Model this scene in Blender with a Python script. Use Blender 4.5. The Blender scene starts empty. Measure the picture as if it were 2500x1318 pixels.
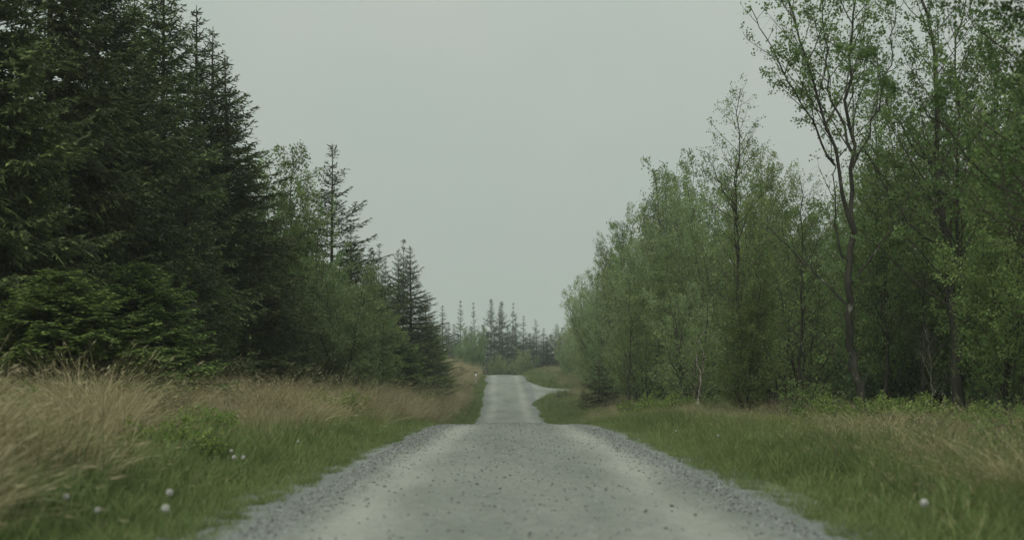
import bpy, math, random
import numpy as np
from mathutils import Vector

random.seed(7)
R = np.random.default_rng(7)
PI = math.pi
SC = bpy.context.scene
COL = SC.collection

# ------------------------------------------------------------------ camera, world, sun, exposure
EYE = 1.2
F = 3472.0            # focal length in photo pixels (2500 wide)
HOR = 895.0           # row of the horizon in the photo
cam_d = bpy.data.cameras.new('camera'); cam = bpy.data.objects.new('camera', cam_d); COL.objects.link(cam)
cam.location = (0, 0, EYE); cam.rotation_euler = (math.radians(90), 0, 0)
cam_d.sensor_width = 36; cam_d.lens = 50; cam_d.shift_y = (HOR - 659) / 2500
cam_d.clip_start = 0.2; cam_d.clip_end = 9000
cam_d.dof.use_dof = True; cam_d.dof.focus_distance = 52; cam_d.dof.aperture_fstop = 1.4
SC.camera = cam

SUN_EL, SUN_ROT = math.radians(42), math.radians(196)
world = bpy.data.worlds.new('World'); SC.world = world; world.use_nodes = True
nt = world.node_tree; nt.nodes.clear()
wo = nt.nodes.new('ShaderNodeOutputWorld'); bg = nt.nodes.new('ShaderNodeBackground')
sky = nt.nodes.new('ShaderNodeTexSky'); sky.sky_type = 'NISHITA'; sky.sun_disc = False
sky.sun_elevation = SUN_EL; sky.sun_rotation = SUN_ROT; sky.dust_density = 5; sky.air_density = 1
hs = nt.nodes.new('ShaderNodeHueSaturation'); hs.inputs['Saturation'].default_value = 0.10
mx = nt.nodes.new('ShaderNodeMix'); mx.data_type = 'RGBA'
mx.inputs[0].default_value = 0.88                      # closed cloud cover over the clear sky
tc = nt.nodes.new('ShaderNodeTexCoord'); nz = nt.nodes.new('ShaderNodeTexNoise')
nz.inputs['Scale'].default_value = 3.6; nz.inputs['Detail'].default_value = 4
cr = nt.nodes.new('ShaderNodeValToRGB')
cr.color_ramp.elements[0].position = .36; cr.color_ramp.elements[0].color = (3.9, 4.6, 4.18, 1)
cr.color_ramp.elements[1].position = .64; cr.color_ramp.elements[1].color = (4.4, 4.74, 4.36, 1)
nt.links.new(tc.outputs['Generated'], nz.inputs['Vector']); nt.links.new(nz.outputs[0], cr.inputs[0])
nt.links.new(sky.outputs[0], hs.inputs['Color']); nt.links.new(hs.outputs[0], mx.inputs[6])
sx_ = nt.nodes.new('ShaderNodeSeparateXYZ'); nt.links.new(tc.outputs['Generated'], sx_.inputs[0])     # an overcast sky is brightest overhead
m0 = nt.nodes.new('ShaderNodeMath'); m0.operation = 'MULTIPLY'; nt.links.new(sx_.outputs[2], m0.inputs[0]); nt.links.new(sx_.outputs[2], m0.inputs[1])
m1_ = nt.nodes.new('ShaderNodeMath'); m1_.operation = 'MULTIPLY_ADD'; nt.links.new(m0.outputs[0], m1_.inputs[0]); m1_.inputs[1].default_value = 1.8; m1_.inputs[2].default_value = 1.0
vm = nt.nodes.new('ShaderNodeVectorMath'); vm.operation = 'SCALE'; nt.links.new(cr.outputs[0], vm.inputs[0]); nt.links.new(m1_.outputs[0], vm.inputs['Scale'])
nt.links.new(vm.outputs[0], mx.inputs[7]); nt.links.new(mx.outputs[2], bg.inputs['Color'])
bg.inputs['Strength'].default_value = 0.0805
nt.links.new(bg.outputs[0], wo.inputs['Surface'])

sun_d = bpy.data.lights.new('sun', 'SUN'); sun_d.energy = 1.5; sun_d.angle = math.radians(50); sun_d.color = (1.0, .985, .93)
sun = bpy.data.objects.new('sun', sun_d); COL.objects.link(sun)
sd = Vector((math.sin(SUN_ROT) * math.cos(SUN_EL), math.cos(SUN_ROT) * math.cos(SUN_EL), math.sin(SUN_EL)))
sun.rotation_euler = sd.to_track_quat('Z', 'Y').to_euler()

SC.view_settings.view_transform = 'Standard'; SC.view_settings.look = 'None'
SC.view_settings.exposure = 0.37; SC.view_settings.gamma = 1; SC.view_settings.use_curve_mapping = False
SC.render.engine = 'CYCLES'
SC.cycles.use_denoising = True
SC.cycles.max_bounces = 6; SC.cycles.diffuse_bounces = 4; SC.cycles.glossy_bounces = 1
SC.cycles.transmission_bounces = 3; SC.cycles.volume_bounces = 0; SC.cycles.transparent_max_bounces = 4

# ------------------------------------------------------------------ helpers
def tag(o, label=None, cat=None, group=None, kind=None):
    if label: o['label'] = label
    if cat: o['category'] = cat
    if group: o['group'] = group
    if kind: o['kind'] = kind
    return o

def mesh(name, V, Fq=None, Ft=None, attrs=None, mi_q=None, mi_t=None, mats=(), smooth=False):
    """numpy arrays -> mesh. Fq (n,4), Ft (n,3)."""
    me = bpy.data.meshes.new(name)
    V = np.asarray(V, np.float32)
    nq = 0 if Fq is None else len(Fq); ntr = 0 if Ft is None else len(Ft)
    me.vertices.add(len(V)); me.vertices.foreach_set('co', V.ravel())
    if nq + ntr:
        parts = []
        if nq: parts.append(np.asarray(Fq, np.int32).ravel())
        if ntr: parts.append(np.asarray(Ft, np.int32).ravel())
        li = np.concatenate(parts)
        me.loops.add(len(li)); me.loops.foreach_set('vertex_index', li)
        me.polygons.add(nq + ntr)
        st = np.concatenate([np.arange(nq) * 4, nq * 4 + np.arange(ntr) * 3]).astype(np.int32)
        me.polygons.foreach_set('loop_start', st)
        mi = np.concatenate([mi_q if mi_q is not None else np.zeros(nq), mi_t if mi_t is not None else np.zeros(ntr)]).astype(np.int32)
        me.polygons.foreach_set('material_index', mi)
        me.polygons.foreach_set('use_smooth', np.full(nq + ntr, smooth))
    for m in mats: me.materials.append(m)
    if attrs:
        for k, a in attrs.items():
            a = np.asarray(a)
            if a.ndim == 2: me.attributes.new(k, 'FLOAT_VECTOR', 'POINT').data.foreach_set('vector', a.astype(np.float32).ravel())
            elif a.dtype.kind == 'i': me.attributes.new(k, 'INT', 'POINT').data.foreach_set('value', a.astype(np.int32))
            else: me.attributes.new(k, 'FLOAT', 'POINT').data.foreach_set('value', a.astype(np.float32))
    me.update(calc_edges=True); me.validate()
    return me

def obj(name, me, parent=None):
    o = bpy.data.objects.new(name, me); COL.objects.link(o)
    if parent is not None: o.parent = parent
    return o

def norm(v):
    return v / np.maximum(np.linalg.norm(v, axis=-1, keepdims=True), 1e-9)

class MB:
    """collects quads with a material index and a per-vertex tint"""
    def __init__(s): s.V = []; s.Q = []; s.M = []; s.T = []; s.n = 0
    def add(s, V, Q, m=0, t=0.5):
        V = np.asarray(V).reshape(-1, 3)
        s.V.append(V); s.Q.append(np.asarray(Q).reshape(-1, 4) + s.n); s.M.append(np.full(len(s.Q[-1]), m))
        s.T.append(np.broadcast_to(np.asarray(t, float), (len(V),)).copy()); s.n += len(V)
    def tubes(s, P, Rd, k=5, m=0, t=0.5):
        """P (N,M,3) paths, Rd (N,M) radii"""
        N, M, _ = P.shape
        T = np.empty_like(P); T[:, 1:-1] = P[:, 2:] - P[:, :-2]; T[:, 0] = P[:, 1] - P[:, 0]; T[:, -1] = P[:, -1] - P[:, -2]
        T = norm(T)
        ref = np.where(np.abs(T[:, :1, 2:3]) > .8, np.array([1., 0, 0]), np.array([0, 0, 1.]))
        A = norm(np.cross(T, np.broadcast_to(ref, T.shape))); B = np.cross(T, A)
        a = np.arange(k) / k * 2 * PI
        V = P[:, :, None] + Rd[:, :, None, None] * (np.cos(a)[:, None] * A[:, :, None] + np.sin(a)[:, None] * B[:, :, None])
        j = np.arange(k); j2 = (j + 1) % k
        base = (np.arange(N)[:, None, None] * M + np.arange(M - 1)[None, :, None]) * k
        Q = np.stack([base + j, base + j2, base + k + j2, base + k + j], -1)
        tt = np.repeat(np.broadcast_to(np.asarray(t, float), (N,)), M * k) if np.ndim(t) else t
        s.add(V, Q, m, tt)
    def rhombs(s, base, tip, side, w, m=1, t=0.5, mid=.45):
        """flat leaf: base, left, tip, right"""
        c = base + (tip - base) * mid
        V = np.stack([base, c - side * w[:, None], tip, c + side * w[:, None]], 1)
        Q = np.arange(len(base))[:, None] * 4 + np.arange(4)
        s.add(V, Q, m, np.repeat(np.broadcast_to(np.asarray(t, float), (len(base),)), 4))
    def build(s, name, mats, smooth=False):
        return mesh(name, np.concatenate(s.V), Fq=np.concatenate(s.Q), mi_q=np.concatenate(s.M),
                    attrs={'tint': np.concatenate(s.T)}, mats=mats, smooth=smooth)

def rnd(a, b, n=None): return R.uniform(a, b, n)
def unit(n): return norm(R.normal(size=(n, 3)))

def sample(P, idx, u):
    """position and tangent at parameter u of polyline idx"""
    M = P.shape[1]; f = np.clip(u, 0, .9999) * (M - 1); i = f.astype(int); w = (f - i)[:, None]
    a = P[idx, i]; b = P[idx, i + 1]
    return a + (b - a) * w, norm(b - a)

def curve(pos, d, L, M, bend, jit=0.0):
    """paths from pos, direction d, length L, bent by vector bend*u^2*L"""
    u = np.linspace(0, 1, M)[None, :, None]; bend = np.broadcast_to(bend, d.shape)
    P = pos[:, None] + d[:, None] * L[:, None, None] * u + bend[:, None] * L[:, None, None] * u ** 2
    if jit:
        n = R.normal(size=P.shape) * jit * L[:, None, None] * u; P = P + n
    return P

# ------------------------------------------------------------------ materials
def newmat(name):
    m = bpy.data.materials.new(name); m.use_nodes = True; m.node_tree.nodes.clear()
    return m, m.node_tree.nodes, m.node_tree.links

def ramp(nodes, stops):
    r = nodes.new('ShaderNodeValToRGB'); e = r.color_ramp.elements
    while len(e) < len(stops): e.new(.5)
    for i, (p, c) in enumerate(stops): e[i].position = p; e[i].color = (*c, 1)
    return r

def foliage_mat(name, stops, trans=.3, vary=.25, rough=.6, patch=0.0, spec=.25):
    """leaf colour from the leaf's own tint plus the tree's own random shift"""
    m, n, l = newmat(name)
    at = n.new('ShaderNodeAttribute'); at.attribute_name = 'tint'
    oi = n.new('ShaderNodeObjectInfo')
    r = ramp(n, stops)
    fac = at.outputs['Fac']
    mh = n.new('ShaderNodeMath'); mh.operation = 'MULTIPLY'; mh.inputs[1].default_value = 7.31; fr = n.new('ShaderNodeMath'); fr.operation = 'FRACT'
    mh2 = n.new('ShaderNodeMapRange'); mh2.inputs[3].default_value = .5 - .06 * vary; mh2.inputs[4].default_value = .5 + .05 * vary
    l.new(oi.outputs['Random'], mh.inputs[0]); l.new(mh.outputs[0], fr.inputs[0]); l.new(fr.outputs[0], mh2.inputs[0])
    if patch:
        g = n.new('ShaderNodeNewGeometry'); nz = n.new('ShaderNodeTexNoise'); nz.inputs['Scale'].default_value = .35
        nz.inputs['Detail'].default_value = 4
        l.new(g.outputs['Position'], nz.inputs['Vector'])
        mr = n.new('ShaderNodeMapRange'); mr.inputs[1].default_value = .3; mr.inputs[2].default_value = .7
        mr.inputs[3].default_value = -patch; mr.inputs[4].default_value = patch
        l.new(nz.outputs[0], mr.inputs[0])
        ad = n.new('ShaderNodeMath'); ad.operation = 'ADD'; l.new(fac, ad.inputs[0]); l.new(mr.outputs[0], ad.inputs[1]); fac = ad.outputs[0]
    l.new(fac, r.inputs[0])
    hv = n.new('ShaderNodeHueSaturation')
    mv = n.new('ShaderNodeMapRange'); mv.inputs[3].default_value = 1 - vary; mv.inputs[4].default_value = 1 + vary
    l.new(oi.outputs['Random'], mv.inputs[0]); l.new(mv.outputs[0], hv.inputs['Value'])
    l.new(r.outputs[0], hv.inputs['Color']); l.new(mh2.outputs[0], hv.inputs['Hue'])
    p = n.new('ShaderNodeBsdfPrincipled'); p.inputs['Roughness'].default_value = rough; p.inputs['Specular IOR Level'].default_value = spec
    l.new(hv.outputs[0], p.inputs['Base Color'])
    t = n.new('ShaderNodeBsdfTranslucent'); l.new(hv.outputs[0], t.inputs['Color'])
    mx = n.new('ShaderNodeMixShader'); mx.inputs[0].default_value = trans
    l.new(p.outputs[0], mx.inputs[1]); l.new(t.outputs[0], mx.inputs[2])
    o = n.new('ShaderNodeOutputMaterial'); l.new(mx.outputs[0], o.inputs['Surface'])
    return m

def bark_mat(name, a, b, scale=6, stretch=(1, 1, .25), pale=None, paleamt=.6, bump=.4):
    m, n, l = newmat(name)
    tcx = n.new('ShaderNodeTexCoord'); mp = n.new('ShaderNodeMapping'); mp.inputs['Scale'].default_value = stretch
    nz = n.new('ShaderNodeTexNoise'); nz.inputs['Scale'].default_value = scale; nz.inputs['Detail'].default_value = 6
    l.new(tcx.outputs['Object'], mp.inputs[0]); l.new(mp.outputs[0], nz.inputs['Vector'])
    r = ramp(n, [(.35, a), (.65, b)]); l.new(nz.outputs[0], r.inputs[0]); colr = r.outputs[0]
    if pale:
        n2 = n.new('ShaderNodeTexNoise'); n2.inputs['Scale'].default_value = 2.3; n2.inputs['Detail'].default_value = 8; n2.inputs['Roughness'].default_value = .7
        l.new(tcx.outputs['Object'], n2.inputs['Vector'])
        r2 = ramp(n, [(paleamt, (0, 0, 0)), (paleamt + .06, (1, 1, 1))]); l.new(n2.outputs[0], r2.inputs[0])
        mx = n.new('ShaderNodeMix'); mx.data_type = 'RGBA'; l.new(r2.outputs[0], mx.inputs[0]); l.new(colr, mx.inputs[6]); mx.inputs[7].default_value = (*pale, 1)
        colr = mx.outputs[2]
    p = n.new('ShaderNodeBsdfPrincipled'); p.inputs['Roughness'].default_value = .9; p.inputs['Specular IOR Level'].default_value = .15
    l.new(colr, p.inputs['Base Color'])
    bp = n.new('ShaderNodeBump'); bp.inputs['Strength'].default_value = bump; bp.inputs['Distance'].default_value = .02
    l.new(nz.outputs[0], bp.inputs['Height']); l.new(bp.outputs[0], p.inputs['Normal'])
    o = n.new('ShaderNodeOutputMaterial'); l.new(p.outputs[0], o.inputs['Surface'])
    return m

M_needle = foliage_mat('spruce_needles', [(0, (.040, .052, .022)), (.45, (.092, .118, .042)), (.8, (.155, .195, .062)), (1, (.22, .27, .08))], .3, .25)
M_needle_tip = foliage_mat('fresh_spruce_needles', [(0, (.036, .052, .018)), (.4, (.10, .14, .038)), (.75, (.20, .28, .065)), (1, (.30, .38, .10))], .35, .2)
M_needle_far = foliage_mat('far_spruce_needles', [(0, (.036, .054, .030)), (.7, (.070, .100, .048)), (1, (.12, .16, .07))], .25, .2)
M_birch = foliage_mat('birch_leaves', [(0, (.085, .125, .038)), (.5, (.145, .215, .062)), (.8, (.20, .275, .09)), (1, (.28, .34, .13))], .5, .3)
M_near = foliage_mat('broad_leaves', [(0, (.045, .08, .026)), (.6, (.09, .15, .045)), (1, (.15, .22, .07))], .45, .2)
M_willow = foliage_mat('willow_leaves', [(0, (.12, .175, .07)), (.6, (.19, .265, .11)), (1, (.27, .34, .155))], .42, .25)
M_bil = foliage_mat('bilberry_leaves', [(0, (.09, .14, .028)), (.6, (.17, .25, .05)), (1, (.26, .34, .08))], .4, .15)
M_heather = foliage_mat('heather_sprigs', [(0, (.03, .026, .018)), (.6, (.06, .055, .03)), (1, (.12, .08, .045))], .1, .2)
M_grass = foliage_mat('green_grass', [(0, (.075, .105, .034)), (.4, (.13, .18, .055)), (.75, (.19, .215, .085)), (1, (.29, .26, .145))], .35, .2, patch=.25)
M_tawny = foliage_mat('tawny_grass', [(0, (.11, .125, .05)), (.35, (.20, .18, .085)), (.65, (.31, .265, .14)), (1, (.45, .40, .25))], .35, .2, patch=.35)
M_bark = bark_mat('spruce_bark', (.035, .028, .022), (.085, .07, .055))
M_bbark = bark_mat('birch_bark', (.019, .019, .014), (.045, .044, .031), pale=(.15, .15, .12), paleamt=.6)
M_pbark = bark_mat('pale_birch_bark', (.11, .095, .075), (.3, .27, .22), pale=(.42, .4, .35), paleamt=.5)
M_twig = bark_mat('twig_bark', (.032, .028, .02), (.07, .060, .042), bump=.1)
M_dead = bark_mat('dead_wood', (.13, .12, .09), (.26, .24, .19), bump=.1)

# ------------------------------------------------------------------ terrain shape
_py = np.array([-40, 0, 10.9, 25, 38, 44, 50, 56, 64, 76, 94, 110, 128, 140, 150, 165, 180, 194, 204, 216, 235, 260, 320, 600, 3500.])
_pz = -np.array([1.1, 1.2, 1.33, 1.49, 1.67, 1.80, 2.02, 2.35, 2.95, 3.65, 3.97, 4.02, 4.02, 3.78, 3.2, 2.45, 1.8, 1.22, 1.14, 1.5, 2.6, 4.0, 5.0, 9, 30.])
_cy = np.array([-40, 0, 11, 50, 94, 141, 194, 230, 260, 3500.]); _cx = np.array([.12, .12, .125, .05, -.07, -.35, -.97, -2.5, -6, -6.])
_sy = np.array([-40, 0, 20, 45, 70, 90, 125, 140, 155, 170, 185, 200, 215, 235, 300, 600, 3500.])
_sl = -np.array([.9, .85, .95, 1.3, 1.8, 2.2, 2.4, 2.1, 1.3, .75, .45, .2, .1, .4, 1.3, 7, 30.])
_sr = -np.array([1.35, 1.3, 1.4, 1.85, 2.3, 2.75, 3.0, 3.0, 2.8, 2.3, 1.5, .9, .6, .8, 1.5, 7, 30.])
def smoothtab(y, a, b):
    # average of a few shifted linear look-ups rounds the corners
    w = np.clip(np.abs(y) * .04, .5, 6)
    return sum(np.interp(y + k * w, a, b) for k in (-1, -.5, 0, .5, 1)) / 5
def centre(y): return smoothtab(y, _cy, _cx)
def road_z(y): return smoothtab(y, _py, _pz) + EYE
HW = 2.36
def sm(a, b, t): t = np.clip((t - a) / (b - a), 0, 1); return t * t * (3 - 2 * t)
def ytop(x): return np.interp(x, [1, 1.6, 2.6, 4.3, 7, 12, 60], [192, 183, 175, 166, 158, 155.8, 155.5])
def ybot(x): return np.interp(x, [1, 1.9, 2.6, 3.4, 5, 8, 60], [134, 140, 145, 148.5, 150.5, 151.3, 151.5])
def track_z(x, y): return road_z(y) + (EYE - 2.70 + .035 * np.clip(y - 154, -5, 8) - road_z(y)) * sm(2.0, 6.5, x)
def track(x, y):
    """signed distance outside the side track (its mouth widens onto the road) and its height"""
    d = np.maximum(y - ytop(x), ybot(x) - y) * .8
    return np.where(x > 1, d, 1e3), track_z(x, y)
_ph = R.uniform(0, 6.28, (24,)); _kk = R.normal(size=(24, 2)); _kk /= np.linalg.norm(_kk, axis=1, keepdims=True)
def wave(x, y, lam, o=0, n=6):
    s = 0
    for i in range(n):
        k = _kk[(i + o) % 24] * 2 * PI / (lam * (.7 + .13 * i)); s = s + np.sin(k[0] * x + k[1] * y + _ph[(i * 3 + o) % 24])
    return s / n
def margin(x, y):
    return HW - .02 + .07 * wave(x, y, 1.3, 2) + .07 * wave(x, y, .36, 7) + .10 * wave(x, y, 7, 14) + sm(80, 130, y) * .35 * wave(x, y, 17, 16)
def H(x, y):
    x = np.asarray(x, float); y = np.asarray(y, float)
    s = x - centre(y); rz = road_z(y); a = np.abs(s)
    side = np.where(s < 0, smoothtab(y, _sy, _sl), smoothtab(y, _sy, _sr)) + EYE
    t = sm(HW, 8.0, a)
    z = rz + (side - rz) * t
    z = z - .10 * np.exp(-((a - 3.3) / .7) ** 2)                       # shallow ditch
    rough = sm(HW + .2, 5, a) * (.10 * wave(x, y, 3.1) + .06 * wave(x, y, 1.2, 5)) + sm(6, 30, a) * .25 * wave(x, y, 14, 9)
    rough = np.where(y > 140, rough * 1.9, rough)
    z = z + rough
    z = z + sm(300, 3000, np.hypot(x, y)) * 6 * wave(x, y, 700, 3)
    bd, bz = track(x, y)
    k = (1 - sm(0, 5.5, bd)) * sm(.5, 2.4, s)
    z = z + (bz + .02 - z) * k
    edge = margin(x, y)
    low = (1 - sm(edge - .05, edge + .25, a))
    z = z - low * .07 + (1 - low) * .02
    # road crown
    z = z + .05 * (1 - np.clip(a / HW, 0, 1) ** 2) * (a < HW)
    low2 = (1 - sm(-.2, .2, bd)) * (s > HW - .5) * (y > 130)
    return z - low2 * .13
def surface(x, y):
    """height of the gravel road"""
    s = x - centre(y); a = np.abs(s)
    rut = -.03 * np.exp(-((a - 1.55) / .38) ** 2)
    return road_z(y) + .05 * (1 - np.clip(a / HW, 0, 1) ** 2) + rut + .006 * wave(x, y, 1.7) - .03 * sm(2.2, 3.1, a)

def grid(xs, ys, zf):
    X, Y = np.meshgrid(xs, ys); Z = zf(X, Y)
    V = np.stack([X, Y, Z], -1).reshape(-1, 3); nx, ny = len(xs), len(ys)
    i = (np.arange(ny - 1)[:, None] * nx + np.arange(nx - 1)[None]).reshape(-1)
    return V, np.stack([i, i + 1, i + nx + 1, i + nx], -1)

def steps(*seg):
    out = [];
    for a, b, d in seg: out.append(np.arange(a, b, d))
    return np.concatenate(out)
pos_x = np.concatenate([steps((0, 1.9, .4), (1.9, 3.2, .09), (3.2, 12, .4), (12, 40, 2)), np.geomspace(42, 3000, 22)])
xs = np.concatenate([-pos_x[:0:-1], pos_x])
ys = np.concatenate([steps((-40, 6, 2), (6, 60, .3), (60, 225, .9), (225, 300, 4)), np.geomspace(305, 3400, 26)])
V, Q = grid(xs, ys, H)
def wildness(x, y):
    """0 = mown green verge, 1 = rough tawny moor grass"""
    s = x - centre(y)
    lim_l = np.interp(y, [0, 12, 20, 40, 60, 90, 130, 150, 200], [4.4, 4.5, 4.9, 4.3, 4.0, 4.6, 4.0, 4.3, 4.0])
    lim_r = np.interp(y, [0, 20, 40, 60, 90, 120, 150, 200], [4.6, 4.9, 5.4, 5.0, 5.0, 6.0, 6.5, 6.5])
    n = .7 * wave(x, y, 4.5, 11) + .4 * wave(x, y, 1.6, 4)
    return np.where(s < 0, sm(-.5, .6, -s - lim_l + n), .92 * sm(-.7, .9, s - lim_r + n))

def ground_mat():
    m, n, l = newmat('ground_turf')
    g = n.new('ShaderNodeNewGeometry')
    nz = n.new('ShaderNodeTexNoise'); nz.inputs['Scale'].default_value = 1.2; nz.inputs['Detail'].default_value = 9; nz.inputs['Roughness'].default_value = .75
    n2 = n.new('ShaderNodeTexNoise'); n2.inputs['Scale'].default_value = 14; n2.inputs['Detail'].default_value = 6
    l.new(g.outputs['Position'], nz.inputs['Vector']); l.new(g.outputs['Position'], n2.inputs['Vector'])
    at = n.new('ShaderNodeAttribute'); at.attribute_name = 'wild'
    r1 = ramp(n, [(.3, (.022, .042, .012)), (.5, (.045, .085, .022)), (.7, (.075, .10, .035))])
    r2 = ramp(n, [(.3, (.035, .030, .015)), (.5, (.09, .075, .035)), (.7, (.06, .08, .03))])
    l.new(n2.outputs[0], r1.inputs[0]); l.new(nz.outputs[0], r2.inputs[0])
    mx = n.new('ShaderNodeMix'); mx.data_type = 'RGBA'; l.new(at.outputs['Fac'], mx.inputs[0]); l.new(r1.outputs[0], mx.inputs[6]); l.new(r2.outputs[0], mx.inputs[7])
    gr = n.new('ShaderNodeAttribute'); gr.attribute_name = 'grit'
    vo = n.new('ShaderNodeTexVoronoi'); vo.inputs['Scale'].default_value = 34; l.new(g.outputs['Position'], vo.inputs['Vector'])
    gc = ramp(n, [(.1, (.10, .11, .10)), (.5, (.15, .16, .145)), (.9, (.23, .24, .22))]); l.new(vo.outputs['Color'], gc.inputs[0])
    gf = n.new('ShaderNodeMath'); gf.operation = 'MULTIPLY_ADD'; gf.use_clamp = True; l.new(n2.outputs[0], gf.inputs[0]); gf.inputs[1].default_value = 1.6
    g0 = n.new('ShaderNodeMath'); g0.operation = 'MULTIPLY_ADD'; l.new(gr.outputs['Fac'], g0.inputs[0]); g0.inputs[1].default_value = 1.7; g0.inputs[2].default_value = -1.5; l.new(g0.outputs[0], gf.inputs[2])
    mg = n.new('ShaderNodeMix'); mg.data_type = 'RGBA'; l.new(gf.outputs[0], mg.inputs[0]); l.new(mx.outputs[2], mg.inputs[6]); l.new(gc.outputs[0], mg.inputs[7])
    p = n.new('ShaderNodeBsdfPrincipled'); p.inputs['Roughness'].default_value = .95; p.inputs['Specular IOR Level'].default_value = .1
    l.new(mg.outputs[2], p.inputs['Base Color'])
    bp = n.new('ShaderNodeBump'); bp.inputs['Strength'].default_value = .8; bp.inputs['Distance'].default_value = .05
    l.new(n2.outputs[0], bp.inputs['Height']); l.new(bp.outputs[0], p.inputs['Normal'])
    o = n.new('ShaderNodeOutputMaterial'); l.new(p.outputs[0], o.inputs['Surface'])
    return m
M_ground = ground_mat()
ground = obj('ground', mesh('ground', V, Fq=Q, attrs={'wild': wildness(V[:, 0], V[:, 1]), 'grit': 1 - sm(-.05, .34, np.abs(V[:, 0] - centre(V[:, 1])) - margin(V[:, 0], V[:, 1]))}, mats=[M_ground], smooth=True))
tag(ground, kind='structure')

def road_mat():
    m, n, l = newmat('crushed_stone_road')
    g = n.new('ShaderNodeNewGeometry')
    at = n.new('ShaderNodeAttribute'); at.attribute_name = 'lane'      # 0 middle .. 1 packed wheel track
    ed = n.new('ShaderNodeAttribute'); ed.attribute_name = 'edge'      # loose stone at the margin
    def noise(sc, det, rough=.6, vec=None):
        q = n.new('ShaderNodeTexNoise'); q.inputs['Scale'].default_value = sc; q.inputs['Detail'].default_value = det; q.inputs['Roughness'].default_value = rough
        l.new(vec or g.outputs['Position'], q.inputs['Vector']); return q
    mp = n.new('ShaderNodeMapping'); mp.inputs['Scale'].default_value = (1.3, .22, 1); l.new(g.outputs['Position'], mp.inputs[0])
    big = noise(1.0, 5, .6, mp.outputs[0]); fine = noise(38, 4, .7); med = noise(7, 5, .7)
    vo = n.new('ShaderNodeTexVoronoi'); vo.inputs['Scale'].default_value = 34; l.new(g.outputs['Position'], vo.inputs['Vector'])
    mid = ramp(n, [(.32, (.145, .152, .131)), (.68, (.218, .225, .195))]); l.new(med.outputs[0], mid.inputs[0])
    trk = ramp(n, [(.3, (.248, .254, .219)), (.7, (.318, .323, .280))]); l.new(med.outputs[0], trk.inputs[0])
    edg = ramp(n, [(.1, (.10, .108, .102)), (.5, (.155, .166, .156)), (.9, (.24, .252, .235))]); l.new(vo.outputs['Color'], edg.inputs[0])
    ad = n.new('ShaderNodeMath'); ad.operation = 'MULTIPLY_ADD'; l.new(big.outputs[0], ad.inputs[0]); ad.inputs[1].default_value = .9; ad.inputs[2].default_value = -.45
    a2 = n.new('ShaderNodeMath'); a2.operation = 'ADD'; a2.use_clamp = True; l.new(ad.outputs[0], a2.inputs[0]); l.new(at.outputs['Fac'], a2.inputs[1])
    m1 = n.new('ShaderNodeMix'); m1.data_type = 'RGBA'; l.new(a2.outputs[0], m1.inputs[0]); l.new(mid.outputs[0], m1.inputs[6]); l.new(trk.outputs[0], m1.inputs[7])
    a3 = n.new('ShaderNodeMath'); a3.operation = 'ADD'; a3.use_clamp = True; l.new(ad.outputs[0], a3.inputs[0]); l.new(ed.outputs['Fac'], a3.inputs[1])
    m2 = n.new('ShaderNodeMix'); m2.data_type = 'RGBA'; l.new(a3.outputs[0], m2.inputs[0]); l.new(m1.outputs[2], m2.inputs[6]); l.new(edg.outputs[0], m2.inputs[7])
    fr = ramp(n, [(.3, (.72, .72, .72)), (.55, (1, 1, 1)), (.75, (1.15, 1.15, 1.15))]); l.new(fine.outputs[0], fr.inputs[0])
    mp2 = n.new('ShaderNodeMapping'); mp2.inputs['Scale'].default_value = (.55, .10, 1); l.new(g.outputs['Position'], mp2.inputs[0])
    wear = noise(1.0, 6, .65, mp2.outputs[0]); wr = ramp(n, [(.32, (.74, .76, .74)), (.5, (1, 1, 1)), (.68, (1.16, 1.15, 1.12))]); l.new(wear.outputs[0], wr.inputs[0])
    mw = n.new('ShaderNodeMix'); mw.data_type = 'RGBA'; mw.blend_type = 'MULTIPLY'; mw.inputs[0].default_value = 1; l.new(m2.outputs[2], mw.inputs[6]); l.new(wr.outputs[0], mw.inputs[7]); m2 = mw
    m3 = n.new('ShaderNodeMix'); m3.data_type = 'RGBA'; m3.blend_type = 'MULTIPLY'; m3.inputs[0].default_value = 1
    l.new(m2.outputs[2], m3.inputs[6]); l.new(fr.outputs[0], m3.inputs[7])
    p = n.new('ShaderNodeBsdfPrincipled'); p.inputs['Roughness'].default_value = .92; p.inputs['Specular IOR Level'].default_value = .2
    l.new(m3.outputs[2], p.inputs['Base Color'])
    bp = n.new('ShaderNodeBump'); bp.inputs['Strength'].default_value = .55; bp.inputs['Distance'].default_value = .012
    l.new(vo.outputs['Distance'], bp.inputs['Height']); l.new(bp.outputs[0], p.inputs['Normal'])
    o = n.new('ShaderNodeOutputMaterial'); l.new(p.outputs[0], o.inputs['Surface'])
    return m
M_road = road_mat()
ss = np.linspace(-3.1, 3.1, 49)
ry = np.concatenate([steps((-38, 6, 2), (6, 60, .3), (60, 262, .8))])
S, Y = np.meshgrid(ss, ry); X = S + centre(Y)
V = np.stack([X, Y, surface(X, Y)], -1).reshape(-1, 3); nx, ny = len(ss), len(ry)
i = (np.arange(ny - 1)[:, None] * nx + np.arange(nx - 1)[None]).reshape(-1)
A = np.abs(S).ravel()
road = obj('road', mesh('road', V, Fq=np.stack([i, i + 1, i + nx + 1, i + nx], -1), mats=[M_road], smooth=True,
           attrs={'lane': (.9 - .4 * sm(50, 100, V[:, 1])) * np.exp(-((A - 1.5 + .12 * wave(V[:, 0] * 0, V[:, 1], 9, 5)) / .40) ** 2), 'edge': .9 * sm(1.8, 2.45, A + .22 * wave(V[:, 0], V[:, 1], 2.1, 3))}))
tag(road, kind='structure')
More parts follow.
